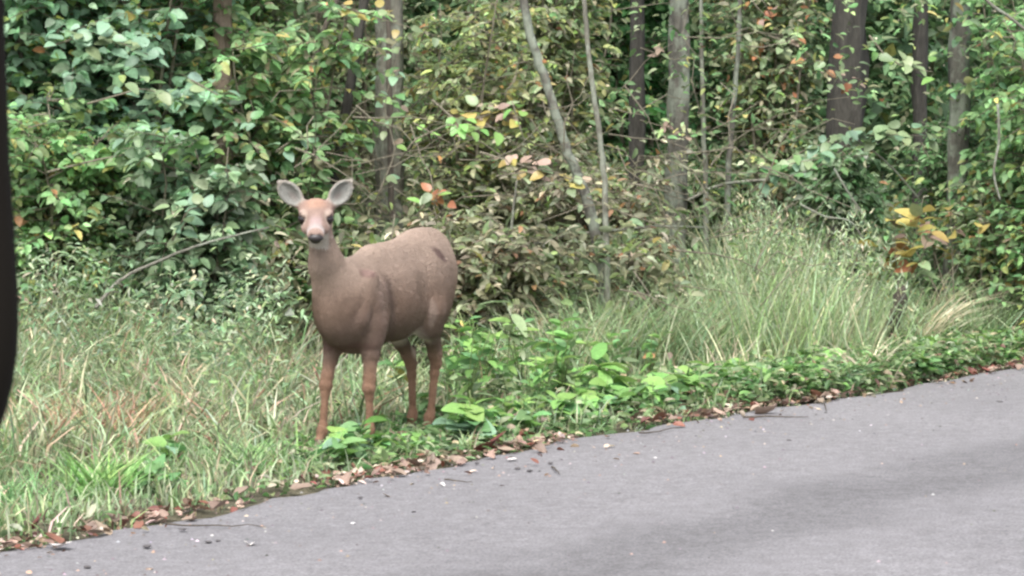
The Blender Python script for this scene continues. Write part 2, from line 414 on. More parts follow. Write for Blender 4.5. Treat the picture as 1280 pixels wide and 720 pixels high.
def tree(label, px, y, r, h, bark, seed, lean=(0, 0), curve=0, group='trees in the wood', crown=500, flare=1.6, name='tree', y_top=None):
    rng = np.random.default_rng(seed); bx, by = X(px, y), y; bz = gz(bx, by) - .08
    root = thing(name, label, 'tree', (bx, by, bz), group)
    n = 40; t = np.linspace(0, 1, n) ** 1.15
    pts = np.stack([lean[0] * t * h + curve * np.sin(t * 9) + .012 * rng.standard_normal(n).cumsum() * r * 4, lean[1] * t * h + .3 * curve * np.sin(t * 7 + 2), t * h], -1)
    rad = r * (1 - .55 * t) * (1 + (flare - 1) * np.exp(-t * h / .22))
    mb = MB(); mb.add(*tube(pts, rad, 16, .34, seed, 5))
    link('trunk', mb.mesh('trunk', M[bark], smooth=True), root)
    nl = 7; lv = MB(); tips = []
    for q in range(nl):
        lb = MB()
        tt = rng.uniform(.45, .97); i = int(np.searchsorted(t, tt)); a = q * 2.4 + rng.random(); ln = h * .26 * rng.uniform(.7, 1.2)
        dd = np.array([math.cos(a), math.sin(a), .5]); s = np.linspace(0, 1, 7)[:, None]
        lp = pts[min(i, n - 1)] + dd * ln * s + np.array([0, 0, .2 * ln]) * s * s
        lb.add(*tube(lp, np.linspace(rad[min(i, n - 1)] * .5, .01, 7), 6)); tips.append(lp[2:])
        link('limb', lb.mesh('limb', M[bark], smooth=True), root)
    if crown:
        tp = np.concatenate(tips); c = tp[rng.integers(0, len(tp), crown)] + rng.normal(0, 1, (crown, 3)) * h * .06
        D = rng.normal(0, 1, (crown, 3)) * np.array([1, 1, .4]); U = np.array([0, 0, 1.]) + rng.normal(0, .4, (crown, 3))
        L = .17 * rng.uniform(.6, 1.3, crown)
        mb = MB(); mb.add(*leaf_geo(c, D, U, L, L * .6, pick(MIDGREEN, crown, rng), detail=0))
        o = link('crown', mb.mesh('crown', M['dull']), root); o['kind'] = 'stuff'
    return root

def pole(label, pts, r0, r1, mat, name='sapling', cat='sapling', leaves=0, pal=OLIVE, seed=0, group='thin stems among the undergrowth', ll=.09):
    """a thin stem through world points (x, y, z)"""
    rng = np.random.default_rng(seed); P = np.array(pts, float)
    s = np.linspace(0, len(P) - 1, 6 * len(P)); i = np.clip(s.astype(int), 0, len(P) - 2); f = (s - i)[:, None]
    Pm = np.concatenate([2 * P[:1] - P[1:2], P, 2 * P[-1:] - P[-2:-1]])
    a, b, c, d = Pm[i], Pm[i + 1], Pm[i + 2], Pm[i + 3]
    pp = .5 * (2 * b + (c - a) * f + (2 * a - 5 * b + 4 * c - d) * f ** 2 + (3 * b - a - 3 * c + d) * f ** 3)
    pp = pp + rng.normal(0, r0 * .10, pp.shape)
    root = thing(name, label, cat, tuple(P[0]), group)
    mb = MB(); mb.add(*tube(pp, np.linspace(r0, r1, len(pp)), 8, .12, seed))
    link('stem', mb.mesh('stem', M[mat], smooth=True, origin=P[0]), root)
    if leaves:
        k = rng.integers(len(pp) // 4, len(pp), leaves); c = pp[k] + rng.normal(0, .12, (leaves, 3))
        D = rng.normal(0, 1, (leaves, 3)) * np.array([1, 1, .4]); U = np.array([0, -.2, 1.]) + rng.normal(0, .4, (leaves, 3)); L = ll * rng.uniform(.7, 1.2, leaves)
        m2 = MB(); m2.add(*leaf_geo(c, D, U, L, L * .5, pick(pal, leaves, rng), detail=1))
        o = link('foliage', m2.mesh('foliage', M['leaf'], origin=P[0]), root); o['kind'] = 'stuff'
    return root

def W(px, py, y):
    """world point seen near pixel (px, py) at distance y (used once, to measure the photograph)"""
    return (X(px, y), y, HCAM - (py - 139) / F * y)

# ------------------------------------------------------------------ the deer: one implicit body, meshed
def surface_nets(vol, org, h):
    s = vol < 0; nx, ny, nz = vol.shape
    cs = np.zeros((nx - 1, ny - 1, nz - 1), np.int8)
    for a in (0, 1):
        for b in (0, 1):
            for c in (0, 1): cs += s[a:nx - 1 + a, b:ny - 1 + b, c:nz - 1 + c]
    I, J, K = np.nonzero((cs > 0) & (cs < 8))
    idx = -np.ones(cs.shape, np.int64); idx[I, J, K] = np.arange(len(I))
    acc = np.zeros((len(I), 3)); cnt = np.zeros(len(I))
    cor = [(a, b, c) for a in (0, 1) for b in (0, 1) for c in (0, 1)]
    for p in cor:
        for q in cor:
            if sum(q) - sum(p) == 1 and all(y_ >= x_ for x_, y_ in zip(p, q)):
                vp = vol[I + p[0], J + p[1], K + p[2]]; vq = vol[I + q[0], J + q[1], K + q[2]]
                m = (vp < 0) != (vq < 0); t = np.where(m, vp / np.where(vp - vq == 0, 1, vp - vq), 0)
                pos = np.array(p)[None] + t[:, None] * (np.array(q) - np.array(p))[None]
                acc[m] += pos[m]; cnt[m] += 1
    V = (np.stack([I, J, K], -1) + acc / cnt[:, None]) * h + org
    Qs = []
    for ax in range(3):
        a = [slice(None)] * 3; b = [slice(None)] * 3; a[ax] = slice(0, -1); b[ax] = slice(1, None)
        sa, sb = s[tuple(a)], s[tuple(b)]
        E = np.array(np.nonzero(sa != sb)); flip = sa[tuple(E)]
        o1, o2 = [(1, 2), (2, 0), (0, 1)][ax]
        ok = (E[o1] > 0) & (E[o2] > 0) & (E[o1] < vol.shape[o1] - 1) & (E[o2] < vol.shape[o2] - 1)
        E = E[:, ok]; flip = flip[ok]
        def cell(d1, d2):
            e = E.copy(); e[o1] -= d1; e[o2] -= d2; return idx[e[0], e[1], e[2]]
        q = np.stack([cell(1, 1), cell(0, 1), cell(0, 0), cell(1, 0)], -1)
        q[~flip] = q[~flip][:, ::-1]
        Qs.append(q)
    return V, np.concatenate(Qs)

class SDF:
    def __init__(s, lo, hi, h):
        s.h = h; s.lo = np.array(lo, float); s.n = np.ceil((np.array(hi) - s.lo) / h).astype(int)
        s.v = np.full(s.n, 1., np.float32)
        s.ax = [s.lo[i] + h * np.arange(s.n[i]) for i in range(3)]
    def box(s, lo, hi, m=.09):
        a = np.clip(((np.array(lo) - m - s.lo) / s.h).astype(int), 0, s.n); b = np.clip(((np.array(hi) + m - s.lo) / s.h).astype(int) + 1, 0, s.n)
        sl = tuple(slice(a[i], b[i]) for i in range(3))
        g = np.meshgrid(*[s.ax[i][sl[i]] for i in range(3)], indexing='ij')
        return sl, np.stack(g, -1).astype(np.float32)
    def put(s, sl, d, k, sub=False):
        a = s.v[sl]
        if sub:
            d = -d; hh = np.maximum(k - np.abs(a - d), 0) / k; s.v[sl] = np.maximum(a, d) + hh * hh * k / 4
        else:
            hh = np.maximum(k - np.abs(a - d), 0) / k; s.v[sl] = np.minimum(a, d) - hh * hh * k / 4
    def ell(s, c, r, R=None, k=.05, sub=False):
        c = np.array(c, float); r = np.array(r, float); m = r.max(); 
        ext = r if R is None else np.full(3, m)
        sl, p = s.box(c - ext, c + ext); q = p - c
        if R is not None: q = q @ np.array(R, dtype=np.float32).T        # rows of R are the ellipsoid's axes
        k0 = np.linalg.norm(q / r, axis=-1); k1 = np.linalg.norm(q / (r * r), axis=-1)
        s.put(sl, k0 * (k0 - 1) / np.maximum(k1, 1e-6), k, sub)
    def cap(s, a, b, ra, rb, k=.03):
        a = np.array(a, float); b = np.array(b, float); m = max(ra, rb)
        sl, p = s.box(np.minimum(a, b) - m, np.maximum(a, b) + m); d = b - a
        t = np.clip(((p - a) @ d) / (d @ d), 0, 1)
        s.put(sl, np.linalg.norm(p - a - t[..., None] * d, axis=-1) - (ra + (rb - ra) * t), k)

def make_deer():
    yaw = math.radians(30)
    fw = np.array([-math.sin(yaw), -math.cos(yaw)]); 
    ox, oy = -.63, 14.3
    root_z = gz(ox, oy) - .02; LIFT = .016
    S = SDF((-.66, -.34, -.03), (.92, .40, 1.40), .0062)
    E, Cp = S.ell, S.cap
    # trunk
    E((.0, 0, .695), (.37, .158, .215), k=.06)
    E((-.06, 0, .66), (.24, .165, .185), k=.06)
    E((-.33, 0, .785), (.22, .148, .215), k=.07)
    E((-.42, 0, .775), (.14, .13, .19), k=.06)
    E((.27, 0, .65), (.19, .14, .225), k=.06)
    E((.41, 0, .66), (.125, .112, .175), k=.07)
    Cp((-.42, 0, .93), (.10, 0, .885), .055, .05, k=.09)
    Cp((.14, 0, .865), (.33, 0, .82), .045, .04, k=.07)
    for s in (1, -1):
        E((.27, s * .104, .655), (.09, .056, .165), ((.97, 0, -.25), (0, 1, 0), (.25, 0, .97)), k=.016)   # shoulder blade
        E((.37, s * .080, .60), (.07, .055, .085), k=.02)                                                # point of shoulder
        E((-.31, s * .104, .70), (.15, .062, .22), ((.95, 0, .3), (0, 1, 0), (-.3, 0, .95)), k=.02)      # haunch
        E((-.22, s * .10, .565), (.085, .055, .095), k=.03)                                               # stifle
        E((-.30, s * .085, .895), (.035, .03, .03), k=.05)                                                # hip bone
    for s in (1, -1):
        E((.125, s * .185, .64), (.035, .035, .15), ((.97, 0, -.25), (0, 1, 0), (.25, 0, .97)), k=.05, sub=True)     # crease behind the shoulder
        E((-.135, s * .200, .76), (.07, .040, .12), k=.06, sub=True)                                                   # hollow flank
    for s in (1, -1):
        Cp((.30, s * .115, .80), (.385, s * .105, .60), .030, .034, k=.03)
        Cp((.21, s * .10, .60), (.27, s * .10, .50), .05, .045, k=.03)
    # neck
    Cp((.38, 0, .755), (.50, -.01, .89), .105, .068, k=.06)
    Cp((.50, -.01, .89), (.54, -.03, 1.08), .064, .055, k=.045)
    Cp((.42, 0, .68), (.505, -.015, .84), .09, .062, k=.05)
    # front legs: elbow, knee, fetlock, hoof
    def leg(pts, rads, k0=.05):
        for i in range(len(pts) - 1): Cp(pts[i], pts[i + 1], rads[i], rads[i + 1], k=k0 if i == 0 else .018)
    leg([(.27, .105, .56), (.275, .10, .43), (.285, .098, .315), (.292, .098, .27), (.288, .098, .235), (.285, .098, .10), (.29, .098, .075), (.312, .098, .03)], [.054, .038, .0265, .0270, .0175, .0160, .0215, .019])
    leg([(.29, -.10, .56), (.315, -.098, .44), (.362, -.095, .325), (.377, -.095, .28), (.382, -.094, .245), (.405, -.092, .10), (.412, -.092, .075), (.438, -.092, .03)], [.054, .038, .0265, .0270, .0175, .0160, .0215, .019])
    leg([(-.26, .105, .60), (-.27, .10, .53), (-.365, .07, .385), (-.378, .067, .34), (-.376, .06, .29), (-.365, .045, .10), (-.355, .042, .078), (-.335, .04, .03)], [.076, .052, .029, .026, .0195, .0165, .022, .019])
    leg([(-.24, -.10, .60), (-.23, -.095, .51), (-.33, -.065, .375), (-.348, -.062, .33), (-.349, -.058, .28), (-.345, -.05, .10), (-.34, -.05, .078), (-.315, -.05, .03)], [.074, .050, .029, .026, .0195, .0165, .022, .019])
    Cp((-.365, .07, .385), (-.40, .068, .41), .024, .013); Cp((-.335, -.065, .375), (-.37, -.065, .405), .024, .013)     # hocks
    for (hx, hy) in ((.322, .098), (.448, -.092), (-.325, .04), (-.305, -.05)):                                           # cloven hooves
        for q in (1, -1):
            E((hx, hy + q * .0125, .018), (.034, .0125, .021), k=.006)
    # head
    c_, s_ = math.cos(math.radians(17)), math.sin(math.radians(17)); a = math.radians(33.5)
    f = np.array([math.cos(a) * c_, math.sin(a) * c_, -s_]); l = np.array([-math.sin(a), math.cos(a), 0]); u = np.cross(f, l)
    H = np.array([.545, -.035, 1.108]); k_ = 1.16
    R = (f, l, u)
    def hp(p): return H + k_ * (p[0] * f + p[1] * l + p[2] * u)
    def he(p, r, k=.02, sub=False): E(hp(p), np.array(r) * k_, R, k=k, sub=sub)
    def hc(p, q, ra, rb, k=.02): Cp(hp(p), hp(q), ra * k_, rb * k_, k=k)
    he((0, 0, 0), (.085, .068, .064), .04)
    he((.045, 0, .010), (.06, .056, .046))
    he((.035, 0, -.038), (.085, .050, .045), .025)
    hc((.07, 0, -.014), (.185, 0, -.024), .046, .031, .03)
    hc((.03, 0, -.052), (.165, 0, -.046), .032, .019)
    he((.190, 0, -.022), (.026, .033, .028), .014)
    for s in (1, -1):
        he((.058, s * .050, .024), (.032, .017, .013), .014)
        he((.068, s * .060, .002), (.020, .010, .014), .008, True)        # eye socket
        he((.212, s * .015, -.016), (.007, .005, .005), .004, True)       # nostril
        he((.070, s * .040, -.030), (.05, .016, .02), .02)
    # ears: cupped shells
    wu = np.array([0, 0, 1.]); fh = unit(np.array([f[0], f[1], 0.]))
    ears = []
    for s in (1, -1):
        ax = unit(wu * .74 + l * s * (.72 if s < 0 else .64) - fh * .10)
        fc = unit(fh * .95 + l * s * .25 + wu * .05); fc = unit(fc - ax * (fc @ ax)); wd = np.cross(ax, fc)
        b = hp((-.028, s * .058, .030)); c = b + ax * .076
        RE = (wd, fc, ax)
        Cp(b - ax * .01, b + ax * .03, .026, .03, k=.02)
        E(c, (.048, .028, .070), RE, k=.012)
        Cp(c + ax * .03, c + ax * .080, .031, .006, k=.02)
        E(c + fc * .028 + ax * .004, (.041, .037, .066), RE, k=.006, sub=True)
        E(c + fc * .030 + ax * .045, (.026, .030, .044), RE, k=.01, sub=True)
        ears.append((c, ax, fc, wd))
    # tail
    Cp((-.53, 0, .86), (-.575, 0, .74), .032, .026, k=.03); Cp((-.575, 0, .74), (-.58, 0, .63), .026, .014, k=.02)
    V, Q = surface_nets(S.v, S.lo, S.h)
    # smooth once or twice along edges
    e = np.concatenate([Q[:, [0, 1]], Q[:, [1, 2]], Q[:, [2, 3]], Q[:, [3, 0]]])
    for it in range(4):
        acc = np.zeros_like(V); cnt = np.zeros(len(V))
        for d in range(3): acc[:, d] = np.bincount(e[:, 0], V[e[:, 1], d], len(V)) + np.bincount(e[:, 1], V[e[:, 0], d], len(V))
        cnt = np.bincount(e[:, 0], minlength=len(V)) + np.bincount(e[:, 1], minlength=len(V))
        m = acc / np.maximum(cnt, 1)[:, None]; V = V + (.5 if it % 2 == 0 else -.45) * (m - V)
    # ---- coat colour: the animal's own markings, plus light and shade painted in
    x, y, z = V.T
    def sm(v, a_, b_): t = np.clip((v - a_) / (b_ - a_), 0, 1); return t * t * (3 - 2 * t)
    def mixc(C, c, w_): return C * (1 - w_[:, None]) + np.array(c) * w_[:, None]
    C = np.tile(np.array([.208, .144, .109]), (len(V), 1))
    C = mixc(C, (.35, .272, .222), sm(z, .64, .92)); C = mixc(C, (.09, .062, .047), (1 - sm(z, .46, .70)) * sm(z, .36, .42) * .75)  # part coat tone, part painted top light: paler back, shaded chest and underside
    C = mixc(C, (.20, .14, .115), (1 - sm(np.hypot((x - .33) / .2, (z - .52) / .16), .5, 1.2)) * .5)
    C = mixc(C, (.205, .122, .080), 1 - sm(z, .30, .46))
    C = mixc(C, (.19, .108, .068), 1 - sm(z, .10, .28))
    C = mixc(C, (.55, .48, .42), (1 - sm(np.hypot((x + .20) / .13, (z - .50) / .10), .5, 1.)) * (1 - sm(abs(y), .08, .14)) * .9)   # pale groin
    C = mixc(C, (.50, .40, .32), (1 - sm(np.hypot((x + .335) / .03, (z - .40) / .05), .4, 1.)) * sm(.0 - np.abs(y + .02) + .06, 0, .04) * .8)
    C = mixc(C, (.10, .055, .055), (1 - sm(np.hypot((x + .30 - (z - .88) * .8) / .035, (z - .885) / .05), .4, 1.1)) * sm(y, .03, .08) * .75)   # dark patch on the hip
    C = mixc(C, (.19, .115, .105), (1 - sm(np.hypot((x - .335) / .045, (z - .82) / .024), .4, 1.2)) * sm(y, .0, .05) * .7)               # shoulder mark
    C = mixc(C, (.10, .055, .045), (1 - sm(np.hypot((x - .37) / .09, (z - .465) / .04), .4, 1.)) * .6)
    C = mixc(C, (.62, .58, .54), (1 - sm(np.hypot((x + .585) / .05, (z - .64) / .09), .5, 1.)) * .8)
    # neck: brown with grey sides
    C = mixc(C, (.22, .165, .13), sm(x, .42, .5) * sm(z, .78, .9) * .6)
    q = V - H; hf, hl, hu = q @ f / k_, q @ l / k_, q @ u / k_
    head = sm(hf, -.075, -.03) * (1 - sm(abs(hl), .09, .11)) * sm(hu, -.095, -.06) * sm(z, .96, 1.03) * (hf < .26)
    C = mixc(C, (.25, .175, .145), head)
    C = mixc(C, (.31, .185, .13), head * (1 - sm(np.hypot((hf - .02) / .06, hl / .05), .5, 1.2)) * sm(hu, 0, .03) * .8)                        # orange forehead
    C = mixc(C, (.30, .225, .215), head * sm(hf, .09, .13) * (1 - sm(hf, .17, .19)) * (1 - sm(abs(hl), .018, .032)) * sm(hu, -.01, .005))      # bridge
    C = mixc(C, (.31, .265, .25), head * (1 - sm(abs(hf - .172) , .010, .03)) * (1 - sm(hu, .02, .03)))                                       # white muzzle band
    for s in (1, -1):
        dd = np.sqrt((hf - .07) ** 2 + (hl - s * .058) ** 2 + (hu - .004) ** 2)
        C = mixc(C, (.38, .31, .26), head * (1 - sm(abs(dd - .034), .003, .010)) * .55)                                                       # pale ring
        C = mixc(C, (.05, .03, .028), head * (1 - sm(dd, .020, .031)) * .95)
    C = mixc(C, (.46, .42, .37), sm(-hu, .035, .06) * sm(hf, .0, .04) * (1 - sm(hf, .17, .19)) * (1 - sm(abs(hl), .04, .06)) * (hu > -.12))          # chin, throat
    C = mixc(C, (.36, .31, .26), (1 - sm(np.sqrt(((V - hp((-.0, 0, -.10))) ** 2).sum(1)), .045, .075)) * .75)
    C = mixc(C, (.025, .018, .018), head * sm(hf, .194, .204) * (1 - sm(abs(hl), .020, .030)) * sm(hu, -.050, -.035) * (1 - sm(hu, -.022, -.010)))
    C = mixc(C, (.05, .03, .03), head * (1 - sm(abs(hu + .040), .0, .006)) * sm(hf, .13, .16)); C = mixc(C, (.13, .09, .073), (1 - sm(abs(x - .14 - .25 * (z - .6)) / .05, .2, 1.)) * sm(z, .48, .55) * (1 - sm(z, .74, .86)) * .7); C = mixc(C, (.30, .225, .195), (1 - sm(np.hypot((x - .25) / .08, (z - .72) / .12), .4, 1.)) * .35); C = mixc(C, (.33, .26, .22), (1 - sm(np.hypot((x + .19) / .03, (z - .60) / .10), .4, 1.)) * .5)  # mouth line; painted shade behind the shoulder, painted light on shoulder and flank
    for (c, ax, fc, wd) in ears:
        q = V - c; ea, ef, ew = q @ ax, q @ fc, q @ wd
        m = (abs(ea) < .11) & (abs(ef) < .05) & (abs(ew) < .07) & (ea > -.07)
        rr = np.hypot(ew / .056, ea / .078)
        ear = m.astype(float) * sm(ea, -.085, -.05)
        C = mixc(C, (.28, .245, .21), ear)
        inner = ear * (1 - sm(rr, .80, .93)) * sm(ef - (-.030 + .0 * rr), -.004, .004) * sm(.002 + rr * .035 - abs(ef), -.01, .01)
        C = mixc(C, (.24, .24, .22), ear * (1 - sm(rr, .70, .92)) * (ef > -.026))
        C = mixc(C, (.17, .15, .135), ear * (1 - sm(np.hypot((ew - .0) / .022, (ea + .018) / .042), .2, 1.)) * (ef > -.034) * .85)  # shade inside the ear cup, painted into the colour
        C = mixc(C, (.40, .375, .33), ear * sm(rr, .86, .98) * (.55 + .4 * np.sin(ea * 260) * np.sin(ew * 310)))
    C = mixc(C, (.018, .014, .013), 1 - sm(z, .030, .040))
    mot = np.array([noise.fractal(Vector((p[0] * 14, p[1] * 22, p[2] * 17)), 1., 2., 3) for p in V[::1]]) if False else (np.sin(x * 31 + 3 * np.sin(z * 17)) * np.sin(z * 27 + 2 * np.sin(x * 23 + y * 9)) + .6 * np.sin(x * 71 + z * 40 + 2 * np.sin(y * 50)) * np.sin(z * 83 - x * 29))
    C = C * (1 + .035 * mot[:, None])
    m, t, b = newmat('deer_coat')
    at = N(t, 'ShaderNodeAttribute', attribute_name='Col'); tc = N(t, 'ShaderNodeTexCoord')
    mp = N(t, 'ShaderNodeMapping'); mp.inputs['Scale'].default_value = (.5, 1, .6); t.links.new(tc.outputs['Object'], mp.inputs[0])
    n1, r1 = noise_col(t, mp.outputs[0], 26, 5, [(.3, (.82, .82, .82)), (.7, (1.12, 1.12, 1.12))])
    n2, r2 = noise_col(t, mp.outputs[0], 210, 3, [(.3, (.84, .84, .84)), (.7, (1.15, 1.15, 1.15))])
    m1 = N(t, 'ShaderNodeMix', data_type='RGBA', blend_type='MULTIPLY'); m1.inputs[0].default_value = 1
    m2 = N(t, 'ShaderNodeMix', data_type='RGBA', blend_type='MULTIPLY'); m2.inputs[0].default_value = 1
    t.links.new(at.outputs['Color'], m1.inputs[6]); t.links.new(r1.outputs[0], m1.inputs[7])
    t.links.new(m1.outputs[2], m2.inputs[6]); t.links.new(r2.outputs[0], m2.inputs[7]); t.links.new(m2.outputs[2], b.inputs['Base Color'])
    b.inputs['Roughness'].default_value = .75; b.inputs['Specular IOR Level'].default_value = .2
    b.inputs['Sheen Weight'].default_value = .35; b.inputs['Sheen Roughness'].default_value = .5; b.inputs['Sheen Tint'].default_value = (.9, .75, .7, 1)
    bp = N(t, 'ShaderNodeBump', Strength=.5, Distance=.006); t.links.new(n2.outputs['Fac'], bp.inputs['Height'])
    bp2 = N(t, 'ShaderNodeBump', Strength=.15, Distance=.012); t.links.new(n1.outputs['Fac'], bp2.inputs['Height'])
    t.links.new(bp.outputs[0], bp2.inputs['Normal']); t.links.new(bp2.outputs[0], b.inputs['Normal'])
    root = thing('deer', 'brown doe standing on the grass verge with head turned to face us', 'deer', (ox, oy, root_z), None, math.atan2(fw[1], fw[0]))
    def lift(p): p = np.array(p, float); tt = np.clip((p[..., 2] - .06) / .36, 0, 1); p[..., 2] += LIFT * tt; return p
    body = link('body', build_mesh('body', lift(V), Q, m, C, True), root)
    me_, t2, b2 = newmat('deer_eye'); b2.inputs['Base Color'].default_value = (.012, .008, .008, 1); b2.inputs['Roughness'].default_value = .12
    import bmesh
    bm = bmesh.new(); bmesh.ops.create_uvsphere(bm, u_segments=20, v_segments=12, radius=.0245)
    em = bpy.data.meshes.new('eye'); bm.to_mesh(em); em.materials.append(me_)
    for p in em.polygons: p.use_smooth = True
    bm = bmesh.new(); bmesh.ops.create_uvsphere(bm, u_segments=18, v_segments=12, radius=1)
    for v in bm.verts: v.co = Vector(tuple(k_ * (v.co.x * .018 * f + v.co.y * (.032 - .008 * (v.co.z < 0)) * l + v.co.z * .021 * u)))
    nm = bpy.data.meshes.new('nose'); bm.to_mesh(nm); nt_, t3, b3 = newmat('deer_nose'); b3.inputs['Base Color'].default_value = (.016, .012, .012, 1); b3.inputs['Roughness'].default_value = .45; nm.materials.append(nt_)
    for p in nm.polygons: p.use_smooth = True
    link('nose', nm, root, tuple(lift(hp((.212, 0, -.031)))))
    for s in (1, -1): link('eye', em, root, tuple(lift(hp((.070, s * .0525, .002)))))
    # short coat hair, lying back along the body
    g = np.random.default_rng(5); P4 = V[Q]; cen = P4.mean(1)
    nrm = unit(np.cross(P4[:, 2] - P4[:, 0], P4[:, 3] - P4[:, 1]))
    ok = np.nonzero((cen[:, 2] > .05) & ((cen - H) @ f < .165 * k_))[0]; nh = 170000; pick_ = g.choice(ok, nh)
    wb = g.random((nh, 4)); wb /= wb.sum(1, keepdims=True)
    rp = (P4[pick_] * wb[..., None]).sum(1); nn = nrm[pick_]; cx, cy, cz = rp.T
    flow = np.stack([-1. + 0 * cx, 0 * cx, -.45 - 1.2 * (cx < -.4)], -1)
    flow = np.where((cz < .47)[:, None], np.array([0, 0, -1.]), flow)
    flow = np.where(((cx > .38) & (cz > .72))[:, None], np.array([-.35, 0, -1.]), flow)
    qh = rp - H; isH = (np.linalg.norm(qh - .05 * f, axis=1) < .19) & (cz > 1.0)
    flow = np.where(isH[:, None], -f[None] + .25 * u[None], flow)
    ln = np.where(cz < .47, .011, .017); ln = np.where(isH, .008, ln)
    for (c, ax, fc, wd) in ears:
        m_ = np.linalg.norm(rp - c, axis=1) < .10; m_ &= (rp - c) @ ax > -.055
        flow = np.where(m_[:, None], ax + .5 * wd * np.sign((rp - c) @ wd)[:, None], flow); ln = np.where(m_, .010, ln)
    fl = unit(flow + g.normal(0, .12, (nh, 3))); fl = unit(fl - nn * (fl * nn).sum(1, keepdims=True))
    L_ = (ln * g.uniform(.5, 1.3, nh))[:, None]; tip = unit(fl + nn * g.uniform(.03, .22, (nh, 1)))
    pts = np.stack([rp - nn * .001, rp + tip * L_ * .5 + nn * L_ * .08, rp + unit(tip + fl * .5) * L_], 1).reshape(-1, 3)
    hc_ = bpy.data.hair_curves.new('coat_hair'); hc_.add_curves([3] * nh)
    hc_.attributes['position'].data.foreach_set('vector', lift(pts).astype(np.float32).ravel())
    ra = hc_.attributes.get('radius') or hc_.attributes.new('radius', 'FLOAT', 'POINT')
    ra.data.foreach_set('value', np.tile(np.array([.0006, .0005, .0002], np.float32), nh))
    ca = hc_.attributes.new('Col', 'FLOAT_COLOR', 'CURVE'); cc = np.ones((nh, 4), np.float32)
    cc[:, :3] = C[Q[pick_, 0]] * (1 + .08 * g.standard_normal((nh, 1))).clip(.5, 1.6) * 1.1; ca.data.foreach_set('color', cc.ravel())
    mh, th_, bh = newmat('coat_hair'); ah = N(th_, 'ShaderNodeAttribute', attribute_name='Col'); th_.links.new(ah.outputs['Color'], bh.inputs['Base Color'])
    bh.inputs['Roughness'].default_value = .6; bh.inputs['Specular IOR Level'].default_value = .2
    hc_.materials.append(mh); ho = link('fur', hc_, body); ho['kind'] = 'stuff'
    return root
deer = make_deer()

# ------------------------------------------------------------------ far wood
leafy_stuff('far_foliage', 'dense dark green foliage filling the depth of the wood', 70000, (-4.6, 4.8), (26, 36), lambda x, y, r: ground_h(x, y) + r.random(len(x)) ** 1.2 * 4.6, .17, .6, DARKG + [(1.2, (.13, .16, .08))], 11, clump=90, cr=.4)
leafy_stuff('far_canopy', 'high foliage of the wood closing off the sky', 60000, (-5.5, 5.5), (28, 44), lambda x, y, r: ground_h(x, y) + 2 + r.random(len(x)) * 9, .24, .6, DARKG, 12, clump=90, cr=.6)

# ------------------------------------------------------------------ trees
tree('pale tan trunk behind the leafy bushes at upper left', 279, 18.0, .062, 8, 'bark_tan', 1, lean=(-.004, .02), flare=1.1, crown=250)
tree('broad grey trunk standing behind the deer, half hidden by leaves', 487, 18.9, .092, 9, 'bark_pale', 2, lean=(0, .01))
tree('dark thin trunk leaning right, left of the grey trunk', 384, 18.6, .032, 7, 'bark_dark', 3, lean=(.17, 0), crown=200)
tree('pale grey trunk with flared base behind the tall grass', 842, 21.6, .080, 10, 'bark_grey', 6, lean=(.004, 0), curve=.012, flare=1.9)
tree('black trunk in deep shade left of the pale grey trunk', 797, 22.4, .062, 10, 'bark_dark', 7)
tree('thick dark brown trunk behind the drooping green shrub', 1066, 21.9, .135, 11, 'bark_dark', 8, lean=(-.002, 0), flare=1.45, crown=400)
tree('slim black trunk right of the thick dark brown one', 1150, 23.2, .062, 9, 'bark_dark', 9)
tree('grey green lichened trunk at upper right', 1194, 20.6, .075, 9, 'bark_grey', 10, lean=(.012, 0))
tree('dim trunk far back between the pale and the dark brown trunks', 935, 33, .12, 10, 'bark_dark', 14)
tree('dim grey trunk far back left of the leaning sapling', 610, 32, .12, 10, 'bark_grey', 15)
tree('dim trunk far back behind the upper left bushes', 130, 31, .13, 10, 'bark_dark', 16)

# ------------------------------------------------------------------ thin stems and saplings
def Wg(px, y): x = X(px, y); return (x, y, gz(x, y) - .02)
pole('grey sapling leaning left, crooked at mid height', [Wg(765, 18.0), W(742, 280, 18.0), W(708, 185, 18.0), W(688, 120, 18.0), W(662, 40, 18.0), W(648, -60, 18.0), W(630, -300, 18.0)], .036, .022, 'bark_grey', seed=31)
pole('slender pale sapling rising right of the crooked grey one', [Wg(762, 17.6), W(757, 270, 17.6), W(752, 190, 17.6), W(741, 110, 17.6), W(733, 40, 17.6), W(727, -60, 17.6), W(720, -300, 17.6)], .020, .012, 'bark_pale', seed=32)
pole('dark straight thin stem in front of the grey trunk', [Wg(492, 18.5), W(488, 200, 18.5), W(487, 100, 18.5), W(486, 0, 18.5), W(484, -200, 18.5)], .022, .014, 'twig_dark', seed=33)
pole('thin pale pole right of the flared grey trunk', [Wg(884, 20.9), W(882, 240, 20.9), W(879, 160, 20.9), W(876, 60, 20.9), W(875, -100, 20.9)], .022, .012, 'bark_pale', seed=34)
pole('thin grey pole beside the dark hollow under the trees', [Wg(906, 21.2), W(910, 230, 21.2), W(915, 150, 21.2), W(922, 60, 21.2), W(925, -100, 21.2)], .026, .014, 'bark_grey', seed=35)
pole('short pale dead stem standing right of the deer', [Wg(640, 17.5), W(638, 330, 17.5), W(641, 270, 17.5), W(646, 225, 17.5)], .012, .006, 'bark_pale', seed=36, name='dead_stem', cat='dead stem')
pole('long pale stem arching over the weeds towards the deer', [W(118, 385, 15.2), W(150, 350, 15.3), W(200, 325, 15.4), W(260, 303, 15.6), W(336, 284, 15.8)], .011, .005, 'bark_pale', seed=37, name='arching_stalk', cat='stem')
pole('pale fallen branch lying across the brush left of the flared trunk', [W(655, 345, 18.3), W(690, 300, 18.3), W(750, 290, 18.4), W(820, 283, 18.6), W(880, 284, 18.8)], .014, .006, 'bark_pale', seed=38, name='fallen_branch', cat='branch')
